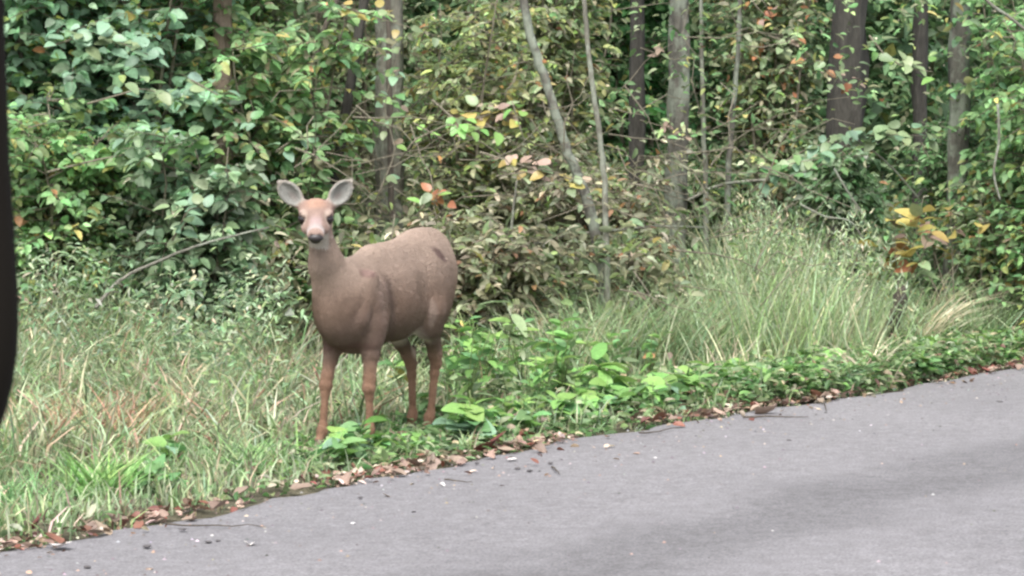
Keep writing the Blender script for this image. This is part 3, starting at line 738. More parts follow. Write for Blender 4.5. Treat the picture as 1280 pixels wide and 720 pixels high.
pole('thin pale vine arching from the tall grass up to the green shrub', [W(860, 250, 19.5), W(905, 230, 19.5), W(980, 222, 19.4), W(1030, 204, 19.3), W(1068, 178, 19.3), W(1110, 205, 19.4), W(1150, 250, 19.5)], .011, .006, 'bark_pale', seed=39, name='arching_vine', cat='vine')
pole('pale bare branch crossing the top right corner', [W(1190, -40, 19), W(1235, 5, 19), W(1262, 24, 19), W(1300, 60, 19), W(1330, 120, 19)], .013, .008, 'bark_pale', seed=40, name='bare_branch', cat='branch')
pole('dark forked stem rising at top left of the grey trunk', [Wg(395, 18.4), W(400, 200, 18.4), W(388, 120, 18.4), W(405, 40, 18.4), W(440, -30, 18.4)], .022, .014, 'twig_dark', seed=41)
pole('pale short stem at top left of the leaning dark trunk', [Wg(380, 21.5), W(384, 100, 21.5), W(388, 30, 21.5), W(392, -40, 21.5)], .02, .013, 'bark_pale', seed=42)
pole('curving pale twig under the thick dark brown trunk', [W(1000, 255, 18.8), W(1030, 270, 18.8), W(1062, 276, 18.8), W(1080, 300, 18.8)], .008, .004, 'bark_pale', seed=43, name='bare_twig', cat='twig')
pole('pale twig slanting down across the dark brown trunk base', [W(1042, 210, 19), W(1060, 240, 19), W(1082, 272, 19)], .008, .005, 'bark_pale', seed=44, name='bare_twig', cat='twig')
pole('upright pale vine hanging at the far right shrub', [W(1246, 130, 18.5), W(1248, 175, 18.5), W(1242, 215, 18.5), W(1250, 250, 18.5)], .009, .007, 'bark_pale', seed=45, name='hanging_vine', cat='vine')
# tangle of small dead twigs in the middle brush
rng = np.random.default_rng(51); mb = MB()
for q in range(230):
    y = rng.uniform(16.8, 20.5); px = rng.uniform(280, 960); py = rng.uniform(120, 400) if rng.random() < .8 else rng.uniform(0, 300); p = np.array(W(px, py, y)); p[2] = max(p[2], gz(p[0], p[1]) + .03)
    a = rng.normal(0, .8); ln = rng.uniform(.25, .8); d = np.array([math.cos(a), rng.normal(0, .5), math.sin(a)]) * ln; s = np.linspace(0, 1, 5)[:, None]
    mb.add(*tube(p + d * s + rng.normal(0, .03, (5, 3)), np.linspace(rng.uniform(.003, .006), .0015, 5), 4))
tag(link('dead_twigs', mb.mesh('dead_twigs', M['twig'])), 'tangle of grey dead twigs in the brush', None, None, 'stuff')

# ------------------------------------------------------------------ shrubs
SH = [
 ('tall bluish green bush filling the upper left corner', 40, 18.6, 3.2, .95, 12, 330, 12, .125, .68, BLUEGREEN),
 ('bluish green bush with large rounded leaves left of the pale tan trunk', 150, 18.2, 3.1, .9, 12, 340, 12, .13, .7, BLUEGREEN),
 ('green bush whose top leaves cross the pale tan trunk', 235, 19.2, 2.9, .75, 10, 230, 12, .12, .62, MIDGREEN),
 ('lower green bush with yellow green leaves at left border', 70, 17.4, 1.55, .75, 9, 230, 12, .10, .62, MIDGREEN),
 ('grey green bush with broad leaves left of the deer head', 235, 17.2, 1.45, .55, 8, 150, 11, .12, .66, GREYG + [(2, (.08, .13, .07))]),
 ('leafy bush right behind the deer head', 345, 18.3, 2.2, .7, 9, 230, 12, .115, .58, MIDGREEN + [(2, (.2, .2, .12))]),
 ('green shrub with yellowish leaves above the deer back', 575, 19.0, 2.4, .7, 9, 230, 11, .10, .44, OLIVE + YELLOWG),
 ('olive shrub in front of the broad grey trunk', 440, 20.6, 3.1, .75, 9, 220, 11, .098, .44, OLIVE),
 ('olive shrub with pale tan leaves behind the deer rump', 610, 17.7, 1.15, .6, 9, 230, 12, .098, .42, BROWNISH),
 ('brownish brush in front of the crooked sapling', 715, 18.8, 1.5, .7, 9, 260, 12, .098, .42, BROWNISH),
 ('olive bush with drooping leaves at the top centre', 640, 20.5, 3.3, .8, 9, 240, 11, .105, .44, OLIVE),
 ('yellow green shrub left of the slender pale sapling', 690, 20.6, 2.8, .6, 8, 150, 11, .11, .55, YELLOWG + OLIVE),
 ('tall olive green shrub behind the two saplings', 728, 23.6, 3.2, .7, 9, 200, 11, .098, .44, OLIVE + DARKG),
 ('dark green leafy bush hanging over the black trunk', 800, 24.0, 3.9, .75, 8, 230, 12, .13, .6, [(4, (.05, .13, .045)), (2, (.08, .18, .06))]),
 ('low brownish brush beside the flared trunk base', 790, 18.2, .85, .5, 8, 150, 12, .09, .45, BROWNISH),
 ('dark leafy shrub in the hollow right of the pale grey trunk', 935, 25.0, 2.4, .8, 9, 240, 12, .11, .52, DARKG + [(2, (.12, .15, .07))]),
 ('olive shrub with reddish leaves at the top right of centre', 965, 23.6, 3.3, .6, 8, 170, 11, .12, .55, OLIVE + [(.5, (.42, .2, .1))]),
 ('low drooping green shrub in front of the thick dark brown trunk', 1035, 20.3, 1.45, .5, 8, 140, 13, .10, .5, GREYG + [(5, (.10, .19, .08))], 124, 'leaf', 'twig', 'shrubs at the edge of the wood', .80),
 ('feathery green shrub right of the thick dark brown trunk', 1205, 20.9, 1.6, .62, 9, 260, 14, .075, .42, [(4, (.09, .17, .07)), (3, (.13, .23, .10)), (1, (.2, .28, .16))]),
 ('tall green bush reaching the top right corner', 1305, 20.2, 3.0, .72, 10, 280, 12, .11, .55, MIDGREEN + [(2, (.12, .24, .12))]),
 ('leafy bush cut by the right border of the photo', 1350, 19.4, 2.6, .8, 10, 240, 12, .11, .55, MIDGREEN),
 ('lower bush with tangled twigs at the right border', 1265, 20.0, 1.35, .6, 9, 170, 12, .09, .5, OLIVE + MIDGREEN),
 ('bush just outside the left border of the photo', -90, 18.6, 2.8, .9, 10, 230, 12, .12, .66, BLUEGREEN),
 ('green shrub between the flared trunk and the pale pole', 885, 23.0, 1.2, .55, 8, 140, 12, .10, .5, DARKG + OLIVE),
 ('dim olive shrub at the top centre right of the slender sapling', 860, 26.5, 4.0, .8, 8, 200, 11, .13, .55, DARKG + OLIVE),
 ('pale leaved shrub behind the grey green bush', 300, 19.6, 3.3, .7, 9, 180, 11, .11, .52, OLIVE + MIDGREEN),
]
for k, s in enumerate(SH):
    if len(s) == 11: s = (*s, 100 + k)
    shrub(*s)
leafy_stuff('undergrowth', 'low tangled undergrowth between the shrubs', 20000, (-3.1, .85), (17.2, 23), lambda x, y, r: ground_h(x, y) + r.random(len(x)) * .9, .085, .45, OLIVE + BROWNISH, 13, mat='leaf', detail=1, clump=30, cr=.16)

leafy_stuff('undergrowth', 'low dim undergrowth behind the tall grass', 9000, (.8, 4.6), (21.8, 26), lambda x, y, r: ground_h(x, y) + r.random(len(x)) * .9, .09, .45, OLIVE + DARKG, 15, mat='leaf', detail=1, clump=30, cr=.18)
leafy_stuff('veil_foliage', 'loose small leaves hanging on thin twigs before the trunks', 2600, (-1.15, 3.3), (18.9, 20.8), lambda x, y, r: ground_h(x, y) + .5 + r.random(len(x)) * 2.3, .068, .46, OLIVE + MIDGREEN, 16, mat='leaf', detail=1, clump=16, cr=.13)
# ------------------------------------------------------------------ accent plants with leaves built one by one
leaf_cache = {}
def leaf_mesh(kind, mat):
    key = (kind, mat)
    if key in leaf_cache: return leaf_cache[key]
    n = {'ovate': .62, 'narrow': .34, 'heart': .95}[kind]
    rows = np.array([[0, .0], [.12, .30], [.3, .5], [.5, .5], [.72, .34], [.88, .16], [1, 0]]) if kind != 'heart' else np.array([[0, 0], [-.04, .3], [.15, .5], [.42, .5], [.68, .32], [.87, .14], [1, 0]])
    V = []; T = []
    for s, wv in rows:
        V += [(s, -wv * n, abs(wv) * .22 * n - .28 * s * s), (s, 0, -.28 * s * s), (s, wv * n, abs(wv) * .22 * n - .28 * s * s)]
    for i in range(len(rows) - 1):
        a = 3 * i
        for (p, q) in ((0, 1), (1, 2)): T += [(a + p, a + q, a + q + 3), (a + p, a + q + 3, a + p + 3)]
    me = build_mesh('leaf', np.array(V), np.array(T), M[mat], smooth=True)
    leaf_cache[key] = me
    return me

def leafy_plant(label, x, y, h, nleaf, ll, kind, mats, seed, group, cat='weed', name='weed', stem='weed_stem', lean=.25, top=False, z=None):
    rng = random.Random(seed)
    root = thing(name, label, cat, (x, y, gz(x, y) - .01 if z is None else z), group, rng.uniform(0, 6.28))
    mb = MB(); ns = max(1, nleaf // 7); ends = []
    for q in range(ns):
        a = rng.uniform(0, 6.28); ln = rng.uniform(.1, 1) * lean * h; hh = h * rng.uniform(.6, 1)
        s = np.linspace(0, 1, 6)[:, None]
        pts = np.concatenate([math.cos(a) * ln * s ** 1.5, math.sin(a) * ln * s ** 1.5, hh * s], 1)
        mb.add(*tube(pts, np.linspace(.004 + .003 * h, .002, 6), 4)); ends.append(pts)
    link('stem', mb.mesh('stem', M[stem]), root)
    for i in range(nleaf):
        p = ends[i % ns]; t = rng.uniform(.25 if not top else .6, 1) * 5; k = min(int(t), 4); f = t - k
        c = p[k] * (1 - f) + p[k + 1] * f
        o = link('leaf', leaf_mesh(kind, rng.choice(mats)), root, tuple(c))
        L = ll * rng.uniform(.6, 1.15); o.scale = (L, L, L)
        o.rotation_euler = (rng.gauss(0, .35), rng.gauss(-.15, .35), rng.uniform(0, 6.28))
    return root

leafy_plant('low plant with yellow and orange leaves at the wood edge', X(1125, 19.2), 19.2, 1.12, 40, .16, 'ovate', ['yellow', 'yellow', 'orange', 'palegreen'], 201, None, 'plant', 'plant', 'twig', .5, True)
leafy_plant('yellow leaved sprig above the orange plant by right bush', X(1195, 19.5), 19.5, 1.3, 22, .14, 'ovate', ['yellow', 'yellow', 'palegreen', 'tan'], 202, None, 'plant', 'plant', 'twig', .4, True)
leafy_plant('yellowing plant with tan leaves near the right border', X(1232, 19.4), 19.4, .95, 26, .13, 'ovate', ['yellow', 'tan', 'palegreen'], 203, None, 'plant', 'plant', 'twig', .5, True)
leafy_plant('orange and pink leaved plant at the left border', X(55, 16.4), 16.4, .72, 24, .13, 'narrow', ['tan', 'orange', 'palegreen', 'yellow'], 204, None, 'plant', 'plant', 'twig', .5, True)
def spray(label, pts, leaves, ll, kind, mats, seed, r=.008, mat='twig', flat=True):
    """a leafy twig with leaves set along it, each its own piece"""
    rng = random.Random(seed); P = np.array(pts); ll = ll * .78; leaves = int(leaves * 1.3)
    root = thing('leafy_branch', label, 'branch', tuple(P[0])); 
    s = np.linspace(0, len(P) - 1, 12); i = np.clip(s.astype(int), 0, len(P) - 2); f = (s - i)[:, None]; pp = P[i] * (1 - f) + P[i + 1] * f - P[0]
    mb = MB(); mb.add(*tube(pp, np.linspace(r, .002, 12), 5)); link('stem', mb.mesh('stem', M[mat]), root)
    for q in range(leaves):
        t = rng.uniform(.15, 1) * 11; k = min(int(t), 10); c = pp[k] * (1 - t + k) + pp[k + 1] * (t - k) + np.array([rng.gauss(0, .05), rng.gauss(0, .06), rng.gauss(0, .03)])
        o = link('leaf', leaf_mesh(kind, rng.choice(mats)), root, tuple(c)); L = ll * rng.uniform(.7, 1.1); o.scale = (L, L, L)
        o.rotation_mode = 'ZYX'; o.rotation_euler = (rng.gauss(.5, .25), rng.gauss(0, .3), rng.uniform(0, 6.28))
    return root
spray('branch of large pale leaves layered over the drooping green shrub', [W(960, 215, 19.4), W(1000, 190, 19.3), W(1050, 172, 19.2), W(1110, 168, 19.2), W(1165, 170, 19.3)], 46, .15, 'ovate', ['palegreen', 'palegreen', 'weed_blue'], 211)
spray('branch tip of pale yellow green leaves left of the upper right trunk', [W(1085, 45, 19.2), W(1105, 70, 19.2), W(1130, 85, 19.1), W(1165, 90, 19.1)], 18, .14, 'ovate', ['palegreen', 'palegreen', 'weed_lime'], 212)
spray('sprig of orange red leaves at the top right of centre', [W(925, -20, 21), W(945, 10, 21), W(960, 25, 21)], 10, .13, 'ovate', ['orange', 'orange', 'tan'], 213)
spray('branch with olive leaves and orange tips beside the dark brown trunk', [W(960, 45, 21), W(1000, 60, 21), W(1040, 95, 21), W(1065, 110, 21)], 20, .13, 'ovate', ['palegreen', 'tan', 'palegreen', 'orange'], 214)
spray('branch of yellow and green leaves in the centre above the deer', [W(540, 125, 18), W(575, 155, 17.9), W(620, 140, 17.8), W(655, 150, 17.8)], 34, .14, 'ovate', ['yellow', 'weed_lime', 'palegreen', 'tan'], 215)
spray('bright green leaf sprig above the deer back', [W(500, 200, 17.2), W(518, 175, 17.1), W(560, 155, 17.1), W(625, 160, 17.1)], 9, .13, 'ovate', ['weed_lime'], 216)
spray('small sprig with bright green and orange leaves behind the deer back', [W(520, 270, 17), W(540, 245, 17), W(560, 238, 17)], 12, .11, 'ovate', ['weed_lime', 'orange', 'palegreen'], 217)
spray('sprig of green leaves beside the deer ear', [W(345, 190, 17.5), W(370, 172, 17.4), W(410, 170, 17.4)], 12, .14, 'ovate', ['palegreen', 'weed_blue', 'weed'], 218)
spray('branch of yellow leaves beside the pale tan trunk', [W(230, 35, 19), W(243, 55, 19), W(262, 62, 19)], 8, .12, 'ovate', ['yellow', 'orange', 'weed_lime'], 219)
spray('branch of lime green leaves at the left bush', [W(60, 215, 16.8), W(120, 200, 16.8), W(200, 185, 16.9), W(280, 180, 17)], 30, .12, 'ovate', ['weed_lime', 'weed', 'palegreen'], 220)
spray('branch of pale leaves in the middle brush', [W(600, 190, 17.6), W(680, 215, 17.6), W(760, 235, 17.7)], 26, .13, 'ovate', ['palegreen', 'tan', 'yellow'], 221)
spray('pale leaf cluster hanging left of the deer head', [W(215, 300, 16.6), W(235, 262, 16.5), W(265, 255, 16.5)], 16, .14, 'ovate', ['weed_blue', 'palegreen'], 222)

spray('thin twig with tan leaves crossing the pale grey flared trunk', [W(800, 60, 20.6), W(840, 75, 20.5), W(875, 70, 20.5)], 9, .12, 'ovate', ['tan', 'palegreen'], 231, .005)
spray('twig with small pale leaves crossing the flared trunk halfway down', [W(800, 150, 20.6), W(835, 160, 20.5), W(870, 175, 20.5)], 9, .11, 'ovate', ['palegreen', 'tan', 'palegreen'], 232, .005)
spray('leafy twig climbing over the broad grey trunk', [W(470, 250, 17.8), W(495, 190, 17.8), W(480, 130, 17.8), W(500, 60, 17.8)], 20, .11, 'ovate', ['palegreen', 'weed_blue', 'weed', 'tan'], 233, .006)
spray('leafy twig hanging across the top of the broad grey trunk', [W(430, 10, 17.9), W(480, 25, 17.8), W(545, 45, 17.8)], 14, .11, 'ovate', ['palegreen', 'yellow', 'weed'], 234, .006)
spray('leafy twig across the pale tan trunk at upper left', [W(240, 100, 17.1), W(275, 120, 17.0), W(310, 150, 17.0)], 16, .12, 'ovate', ['weed_blue', 'weed', 'palegreen'], 235, .006)
spray('second layer of pale leaves at the left end of the drooping green shrub', [W(940, 240, 19.2), W(985, 205, 19.1), W(1040, 195, 19.1)], 26, .14, 'ovate', ['palegreen', 'weed_blue', 'weed'], 236, .006)
spray('branch of blue green leaves in the upper left bush', [W(60, 60, 17.0), W(120, 40, 16.9), W(190, 70, 16.9)], 34, .15, 'ovate', ['weed_blue', 'weed_blue', 'palegreen'], 237, .007)
spray('branch of blue green leaves below the upper left branch', [W(110, 130, 16.9), W(180, 110, 16.8), W(240, 130, 16.8)], 30, .14, 'ovate', ['weed_blue', 'palegreen', 'weed'], 238, .007)
# ------------------------------------------------------------------ grass
rng = np.random.default_rng(61)
GP = [(4, (.15, .22, .10)), (3, (.20, .27, .14)), (2.5, (.27, .31, .19)), (1.5, (.34, .29, .2)), (1.5, (.10, .16, .07)), (.6, (.2, .13, .1))]
GP_PALE = [(4, (.22, .29, .17)), (3, (.29, .34, .22)), (2, (.2, .28, .12)), (1.5, (.42, .38, .26))]
GP_TAN = [(3, (.30, .27, .19)), (3, (.22, .25, .15)), (2, (.13, .15, .09)), (2, (.40, .28, .2)), (1, (.2, .24, .11)), (1, (.26, .14, .1))]
def grass_patch(name, label, n, ur, dr, hr, wd, pal, bend=.5, seg=3, clump=0, spread=0):
    if clump:
        nc = n // clump; cu = rng.uniform(*ur, nc); cd = rng.uniform(*dr, nc)
        u = np.repeat(cu, clump) + rng.normal(0, .035, nc * clump); d = np.repeat(cd, clump) + rng.normal(0, .035, nc * clump); n = nc * clump
        hh = np.repeat(rng.uniform(*hr, nc), clump) * rng.uniform(.5, 1.1, n)
    else: u = rng.uniform(*ur, n); d = rng.uniform(*dr, n); hh = rng.uniform(*hr, n)
    x, y = ud2xy(u, d); hh = hh * trod(x, y); mb = MB(); mb.add(*blades(n, x, y, hh, wd, pal, rng, bend, seg, spread=spread))
    return tag(link(name, mb.mesh(name, M['grass'])), label, None, None, 'stuff')
grass_patch('verge_grass', 'short green grass on the verge along the road', 30000, (-7, 11), (.08, 2.2), (.08, .24), .011, GP + GP_PALE, .75, clump=10)
grass_patch('meadow_grass', 'mixed green and straw coloured grass between road and wood', 24000, (-7, 12), (1.2, 4.6), (.15, .42), .013, GP + GP_PALE, .8, clump=12)
grass_patch('pale_grass', 'pale tangled grass and weeds in front of the left bushes', 20000, (-6, 1.6), (1.0, 5.2), (.16, .50), .017, GP_TAN + GP_PALE + GP, 1.15, clump=16)
def tuft(label, px, y, n, h, rad, pal, seed, wd=.010, bend=.5, name='grass_tuft', group='tall grass tufts at the foot of the wood', spread=.15, arch=None):
    r = np.random.default_rng(seed); x0, y0 = X(px, y), y; z0 = gz(x0, y0)
    bx = r.normal(0, rad, n); by = r.normal(0, rad, n)
    mb = MB(); az = None if arch is None else r.normal(arch, .35, n)
    mb.add(*blades(n, bx, by, h * r.uniform(.45, 1.08, n), wd, pal, r, bend, 5, bz=np.full(n, -.02), az=az, spread=spread))
    o = link(name, mb.mesh(name, M['grass']), None, (x0, y0, z0)); return tag(o, label, 'grass tuft', group)
TF = [(868, 18.9, 'left of the tall pale clump'), (910, 18.4, 'rising beside the pale pole'), (945, 18.0, 'in the tall pale clump, nearest the pale pole'), (985, 18.5, 'in the middle of the tall pale clump'),
      (1020, 18.0, 'below the drooping green shrub'), (1060, 18.4, 'below the thick dark brown trunk'), (1095, 18.0, 'left of the dark seed stalk'), (960, 17.2, 'front row of the tall pale clump, left end'),
      (1040, 17.2, 'front row of the tall pale clump, right end')]
for k, (px, y, t) in enumerate(TF):
    tuft('tall wispy pale green grass tuft ' + t, px, y + .6, 330, [.7, 1.05, 1.2, 1.05, .9, .85, .6, .95, .7][k], .16, GP_PALE + [(3, (.24, .33, .15))], 300 + k, wd=.009, bend=.4)
TG = [(1160, 19.0, .62, 'right of the curved dry grass'), (1210, 19.3, .55, 'in front of the yellow plants'), (1262, 19.5, .6, 'at the right border'), (1300, 19.9, .6, 'beyond the right border'), (830, 17.8, .8, 'below the flared trunk'), (780, 17.4, .75, 'right of the bright lime weed'),
      (730, 17.2, .7, 'behind the bright lime weed'), (670, 17.0, .6, 'behind the lime leaf rosette'), (865, 17.6, .7, 'left of the tall clump, lower')]
for k, (px, y, h, t) in enumerate(TG):
    tuft('grey green grass tuft ' + t, px, y, 380, h, .17, GP_PALE + [(5, (.18, .27, .13))], 320 + k, wd=.009, bend=.8)
tuft('dry straw grass tuft curving over like a hook at the right', 1150, 18.6, 44, .80, .05, [(1, (.46, .42, .3)), (1, (.38, .35, .24))], 340, wd=.014, bend=.9, arch=math.radians(10), group=None)
tuft('reddish brown dry grass tuft in the left verge', 120, 13.6, 170, .42, .10, [(2, (.26, .13, .09)), (2, (.34, .22, .14)), (1, (.3, .3, .15))], 341, bend=.7, group=None)
tuft('second reddish dry tuft just left of the brown one', 75, 13.9, 110, .36, .10, [(2, (.30, .17, .12)), (2, (.36, .27, .18)), (1, (.3, .3, .15))], 342, bend=.7, group=None)
tuft('bright green grass tuft at the road edge, lower left', 118, 11.95, 150, .30, .07, [(3, (.12, .25, .07)), (2, (.19, .32, .10)), (1, (.28, .36, .16))], 343, wd=.013, bend=.6, group=None)
tuft('green grass tuft at the very left of the road edge', 22, 11.6, 120, .22, .09, [(3, (.13, .26, .10)), (2, (.20, .33, .14))], 344, wd=.011, bend=.6, group=None)
tuft('bright grass blades at the road edge left of the deer', 320, 12.9, 120, .24, .12, [(3, (.15, .27, .10)), (2, (.23, .33, .15))], 345, wd=.010, bend=.5, group=None)
tuft('straw coloured dead grass stems right of the deer', 690, 16.9, 50, .5, .12, [(1, (.42, .38, .27)), (1, (.32, .29, .2))], 346, wd=.010, bend=.3, group=None)
tuft('pale straw blades standing in front of the tall clump', 920, 17.0, 60, .42, .12, [(1, (.48, .44, .3)), (1, (.38, .37, .24))], 347, wd=.012, bend=.45, group=None)
tuft('fine bluish grass fountain at the road edge right of centre', 1035, 16.55, 90, .30, .05, [(1, (.3, .4, .27)), (1, (.22, .33, .2))], 348, wd=.009, bend=1.0, group=None)
tuft('pale dry grass spray left of the dark seed stalk', 1085, 17.0, 70, .45, .08, [(1, (.48, .43, .33)), (1, (.38, .37, .25))], 349, wd=.009, bend=.6, group=None)
tuft('hooked pale grass blades between the deer legs and the left weeds', 235, 14.3, 130, .45, .16, GP_TAN + GP_PALE, 350, wd=.013, bend=1.1, group=None)
LT = [(45, 16.6, 0.58, 'at the left border beside the orange plant'), (95, 17.0, 0.74, 'under the left bushes, near the arching stalk foot'), (150, 16.4, 0.55, 'below the arching stalk'), (200, 17.1, 0.7, 'under the middle of the arching stalk'),
      (250, 16.5, 0.56, 'left of the deer chest, farther one'), (300, 17.0, 0.66, 'left of the deer neck'), (350, 16.4, 0.55, 'just left of the deer chest'), (15, 15.8, 0.47, 'at the very left border'), (70, 15.2, 0.39, 'behind the brown dry tuft'), (180, 15.4, 0.43, 'in the middle of the left verge')]
for k, (px, y, h, t) in enumerate(LT):
    tuft('uneven straw and green weed grass tuft ' + t, px, y, 230, h, .17, [GP_TAN, GP_PALE, GP][k % 3] + GP_PALE, 360 + k, wd=.013, bend=.75, group='tall weed tufts left of the deer')
ST = [(905, 18.4, 'at the foot of the tall clump, left end'), (960, 18.2, 'at the foot of the tall clump, second from left'), (1010, 18.1, 'at the foot of the tall clump, middle'), (1060, 18.0, 'at the foot of the tall clump, right end'), (700, 17.2, 'left of the bright lime weed'), (760, 17.6, 'behind the bright lime weed')]
for k, (px, y, t) in enumerate(ST):
    tuft('dry tan stalks ' + t, px, y, 34, .62, .16, [(1, (.40, .35, .25)), (1, (.28, .23, .16)), (1, (.16, .13, .09))], 380 + k, wd=.012, bend=.22, group='dry tan stalks in the grass')
# dark seed stalk
root = thing('seed_stalk', 'dark brown dried seed stalk standing in the right grass', 'seed stalk', (X(1118, 18.4), 18.4, gz(X(1118, 18.4), 18.4) + .02))
mb = MB(); mb.add(*tube([(0, 0, 0), (.01, 0, .2), (.03, 0, .5)], [.008, .007, .004], 5)); link('stem', mb.mesh('stem', M['seed']), root)
mb = MB(); s = np.linspace(0, 1, 9)[:, None]; mb.add(*tube(np.concatenate([-.03 + .10 * s, 0 * s, .14 + .34 * s], 1), [.006, .022, .046, .035, .050, .038, .042, .022, .004], 9, 1.2, 5)); link('seed_head', mb.mesh('seed_head', M['seed']), root)

# ------------------------------------------------------------------ broadleaf weeds along the verge, every leaf a piece
def pick_px(px, y): return X(px, y), y
protos = [
    leafy_plant('low broadleaf weed in the belt along the road edge', *ud2xy(-.2, .62), .17, 13, .115, 'ovate', ['weed', 'weed', 'weed_lime', 'weed_blue'], 401, 'broadleaf weeds along the road edge'),
    leafy_plant('low broadleaf weed in the belt along the road edge', *ud2xy(1.2, .5), .22, 15, .105, 'ovate', ['weed', 'weed_lime', 'weed', 'palegreen'], 402, 'broadleaf weeds along the road edge'),
    leafy_plant('low broadleaf weed in the belt along the road edge', *ud2xy(2.4, .45), .15, 12, .10, 'heart', ['weed', 'weed_blue', 'weed_lime'], 403, 'broadleaf weeds along the road edge'),
    leafy_plant('low broadleaf weed in the belt along the road edge', *ud2xy(3.2, .4), .26, 15, .12, 'narrow', ['weed', 'weed_lime'], 404, 'broadleaf weeds along the road edge'),
]
kids = {p.name: [o for o in p.children] for p in protos}
KIND = {protos[0].name: 'low weed with oval leaves', protos[1].name: 'bushy little weed with oval leaves', protos[2].name: 'low weed with heart shaped leaves', protos[3].name: 'upright weed with narrow leaves'}
def zone(x, y):
    px = 640 + x / y * F
    return ('at the left end of the verge' if px < 330 else 'in front of the deer hooves' if px < 560 else 'below the lime weeds right of the deer' if px < 850
            else 'below the tall pale grass clump' if px < 1080 else 'at the right end of the road edge')
def copy_plant(src, x, y, rz, sc_, label=None, group=None):
    if src.name in KIND: label = KIND[src.name] + ' ' + zone(x, y); group = label
    r = src.copy(); COL.objects.link(r); r.location = (x, y, gz(x, y) - .01); r.rotation_euler = (0, 0, rz); r.scale = (sc_,) * 3
    if label: r['label'] = label
    if group: r['group'] = group
    for ch in kids[src.name]:
        c = ch.copy(); COL.objects.link(c); c.parent = r
    return r
rr = random.Random(77)
for p_ in protos: p_['label'] = KIND[p_.name] + ' ' + zone(p_.location.x, p_.location.y); p_['group'] = p_['label']
deer_feet = [(-.685, 14.0), (-.92, 13.96), (-.48, 14.6)]
for k in range(285):
    if k < 112: u = rr.uniform(-.9, 6.9); d = .22 + abs(rr.gauss(0, .28))
    elif k < 138: u = rr.uniform(.2, 2.6); d = rr.uniform(.3, 1.5)
    elif k < 150: u = rr.uniform(-3.6, -.9); d = rr.uniform(.3, 1.8)
    elif k < 235: u = rr.uniform(2.8, 8); d = rr.uniform(.12, .75)
    else: u = rr.uniform(4.4, 8.5); d = rr.uniform(.06, .6)
    x, y = ud2xy(u, d); x = float(x); y = float(y)
    feet = -1.05 < x < -.25 and 13.4 < y < 14.9
    copy_plant(protos[rr.choice([0, 0, 1, 2, 3])], x, y, rr.uniform(0, 6.28), rr.uniform(.4, .6) if feet else rr.uniform(.65, 1.2))
# taller green weeds right of the deer
tall = leafy_plant('knee high green weed in the patch right of the deer', X(600, 15.4), 15.4, .52, 24, .14, 'narrow', ['weed', 'weed', 'weed_lime', 'palegreen'], 405, 'knee high weeds right of the deer', lean=.35)
kids[tall.name] = list(tall.children)
for k in range(34):
    px = rr.uniform(550, 830); y = rr.uniform(14.9, 16.8); x = X(px, y)
    if xy2ud(x, y)[1] < .55 or x < -.22 and y < 14.8: continue
    copy_plant(tall, x, y, rr.uniform(0, 6.28), rr.uniform(.55, 1.05))
leafy_plant('bright lime weed with long pointed leaves right of the deer', X(775, 15.6), 15.6, .40, 12, .20, 'narrow', ['weed_lime'], 411, None, lean=.6, top=True)
leafy_plant('bright lime leaf rosette just right of the deer rump', X(632, 15.9), 15.9, .58, 9, .2, 'narrow', ['weed_lime', 'weed_lime', 'palegreen'], 412, None, lean=.5, top=True)
leafy_plant('bluish weed with one big rounded leaf at the road edge below the deer', X(590, 13.95), 13.95, .12, 5, .19, 'heart', ['weed_blue'], 413, None, lean=.6, top=True)
leafy_plant('dark green weed clump at the road edge in front of the deer', X(445, 13.25), 13.25, .13, 16, .11, 'ovate', ['weed', 'weed_blue'], 414, None, lean=.9)
leafy_plant('dark green weed at the road edge, lower left', X(180, 12.15), 12.15, .17, 18, .15, 'narrow', ['weed'], 415, None, lean=1.1)
leafy_plant('weed with one yellow leaf between the deer legs', X(492, 15.4), 15.4, .32, 9, .12, 'ovate', ['yellow', 'weed', 'weed_lime'], 416, None, lean=.5, top=True)
# low creeping cover below them
n = 22000; u = np.where(rng.random(n) < .3, rng.uniform(2, 8.5, n), rng.uniform(-6, 11, n)); d = .04 + np.abs(rng.normal(0, .75, n)) * np.where(u > 2.5, .6, 1); kp = (rng.random(n) < .25 + .75 / (1 + np.exp(-(u + .6) * 3))) & (np.sin(u * 2.1) * np.sin(u * .83 + d * 2) + rng.normal(0, .5, n) > -.55); u = u[kp]; d = d[kp]; n = len(u); x, y = ud2xy(u, d)
P = np.stack([x, y, ground_h(x, y) + rng.random(n) * (.07 + .11 / (1 + np.exp(-(u - 2) * 2)) * (d < .9)) * trod(x, y)], -1)
mb = MB(); mb.add(*leaf_geo(P, rng.normal(0, 1, (n, 3)) * np.array([1, 1, .3]) + np.array([0, 0, .25]), np.array([0, 0, 1.]) + rng.normal(0, .4, (n, 3)), .055 * rng.uniform(.6, 1.4, n), .032, pick([(3, (.06, .12, .04)), (3, (.10, .19, .07)), (1, (.16, .27, .09))] + GP, n, rng), detail=1))
tag(link('ground_cover', mb.mesh('ground_cover', M['leaf'])), 'low creeping green leaves covering the verge', None, None, 'stuff')

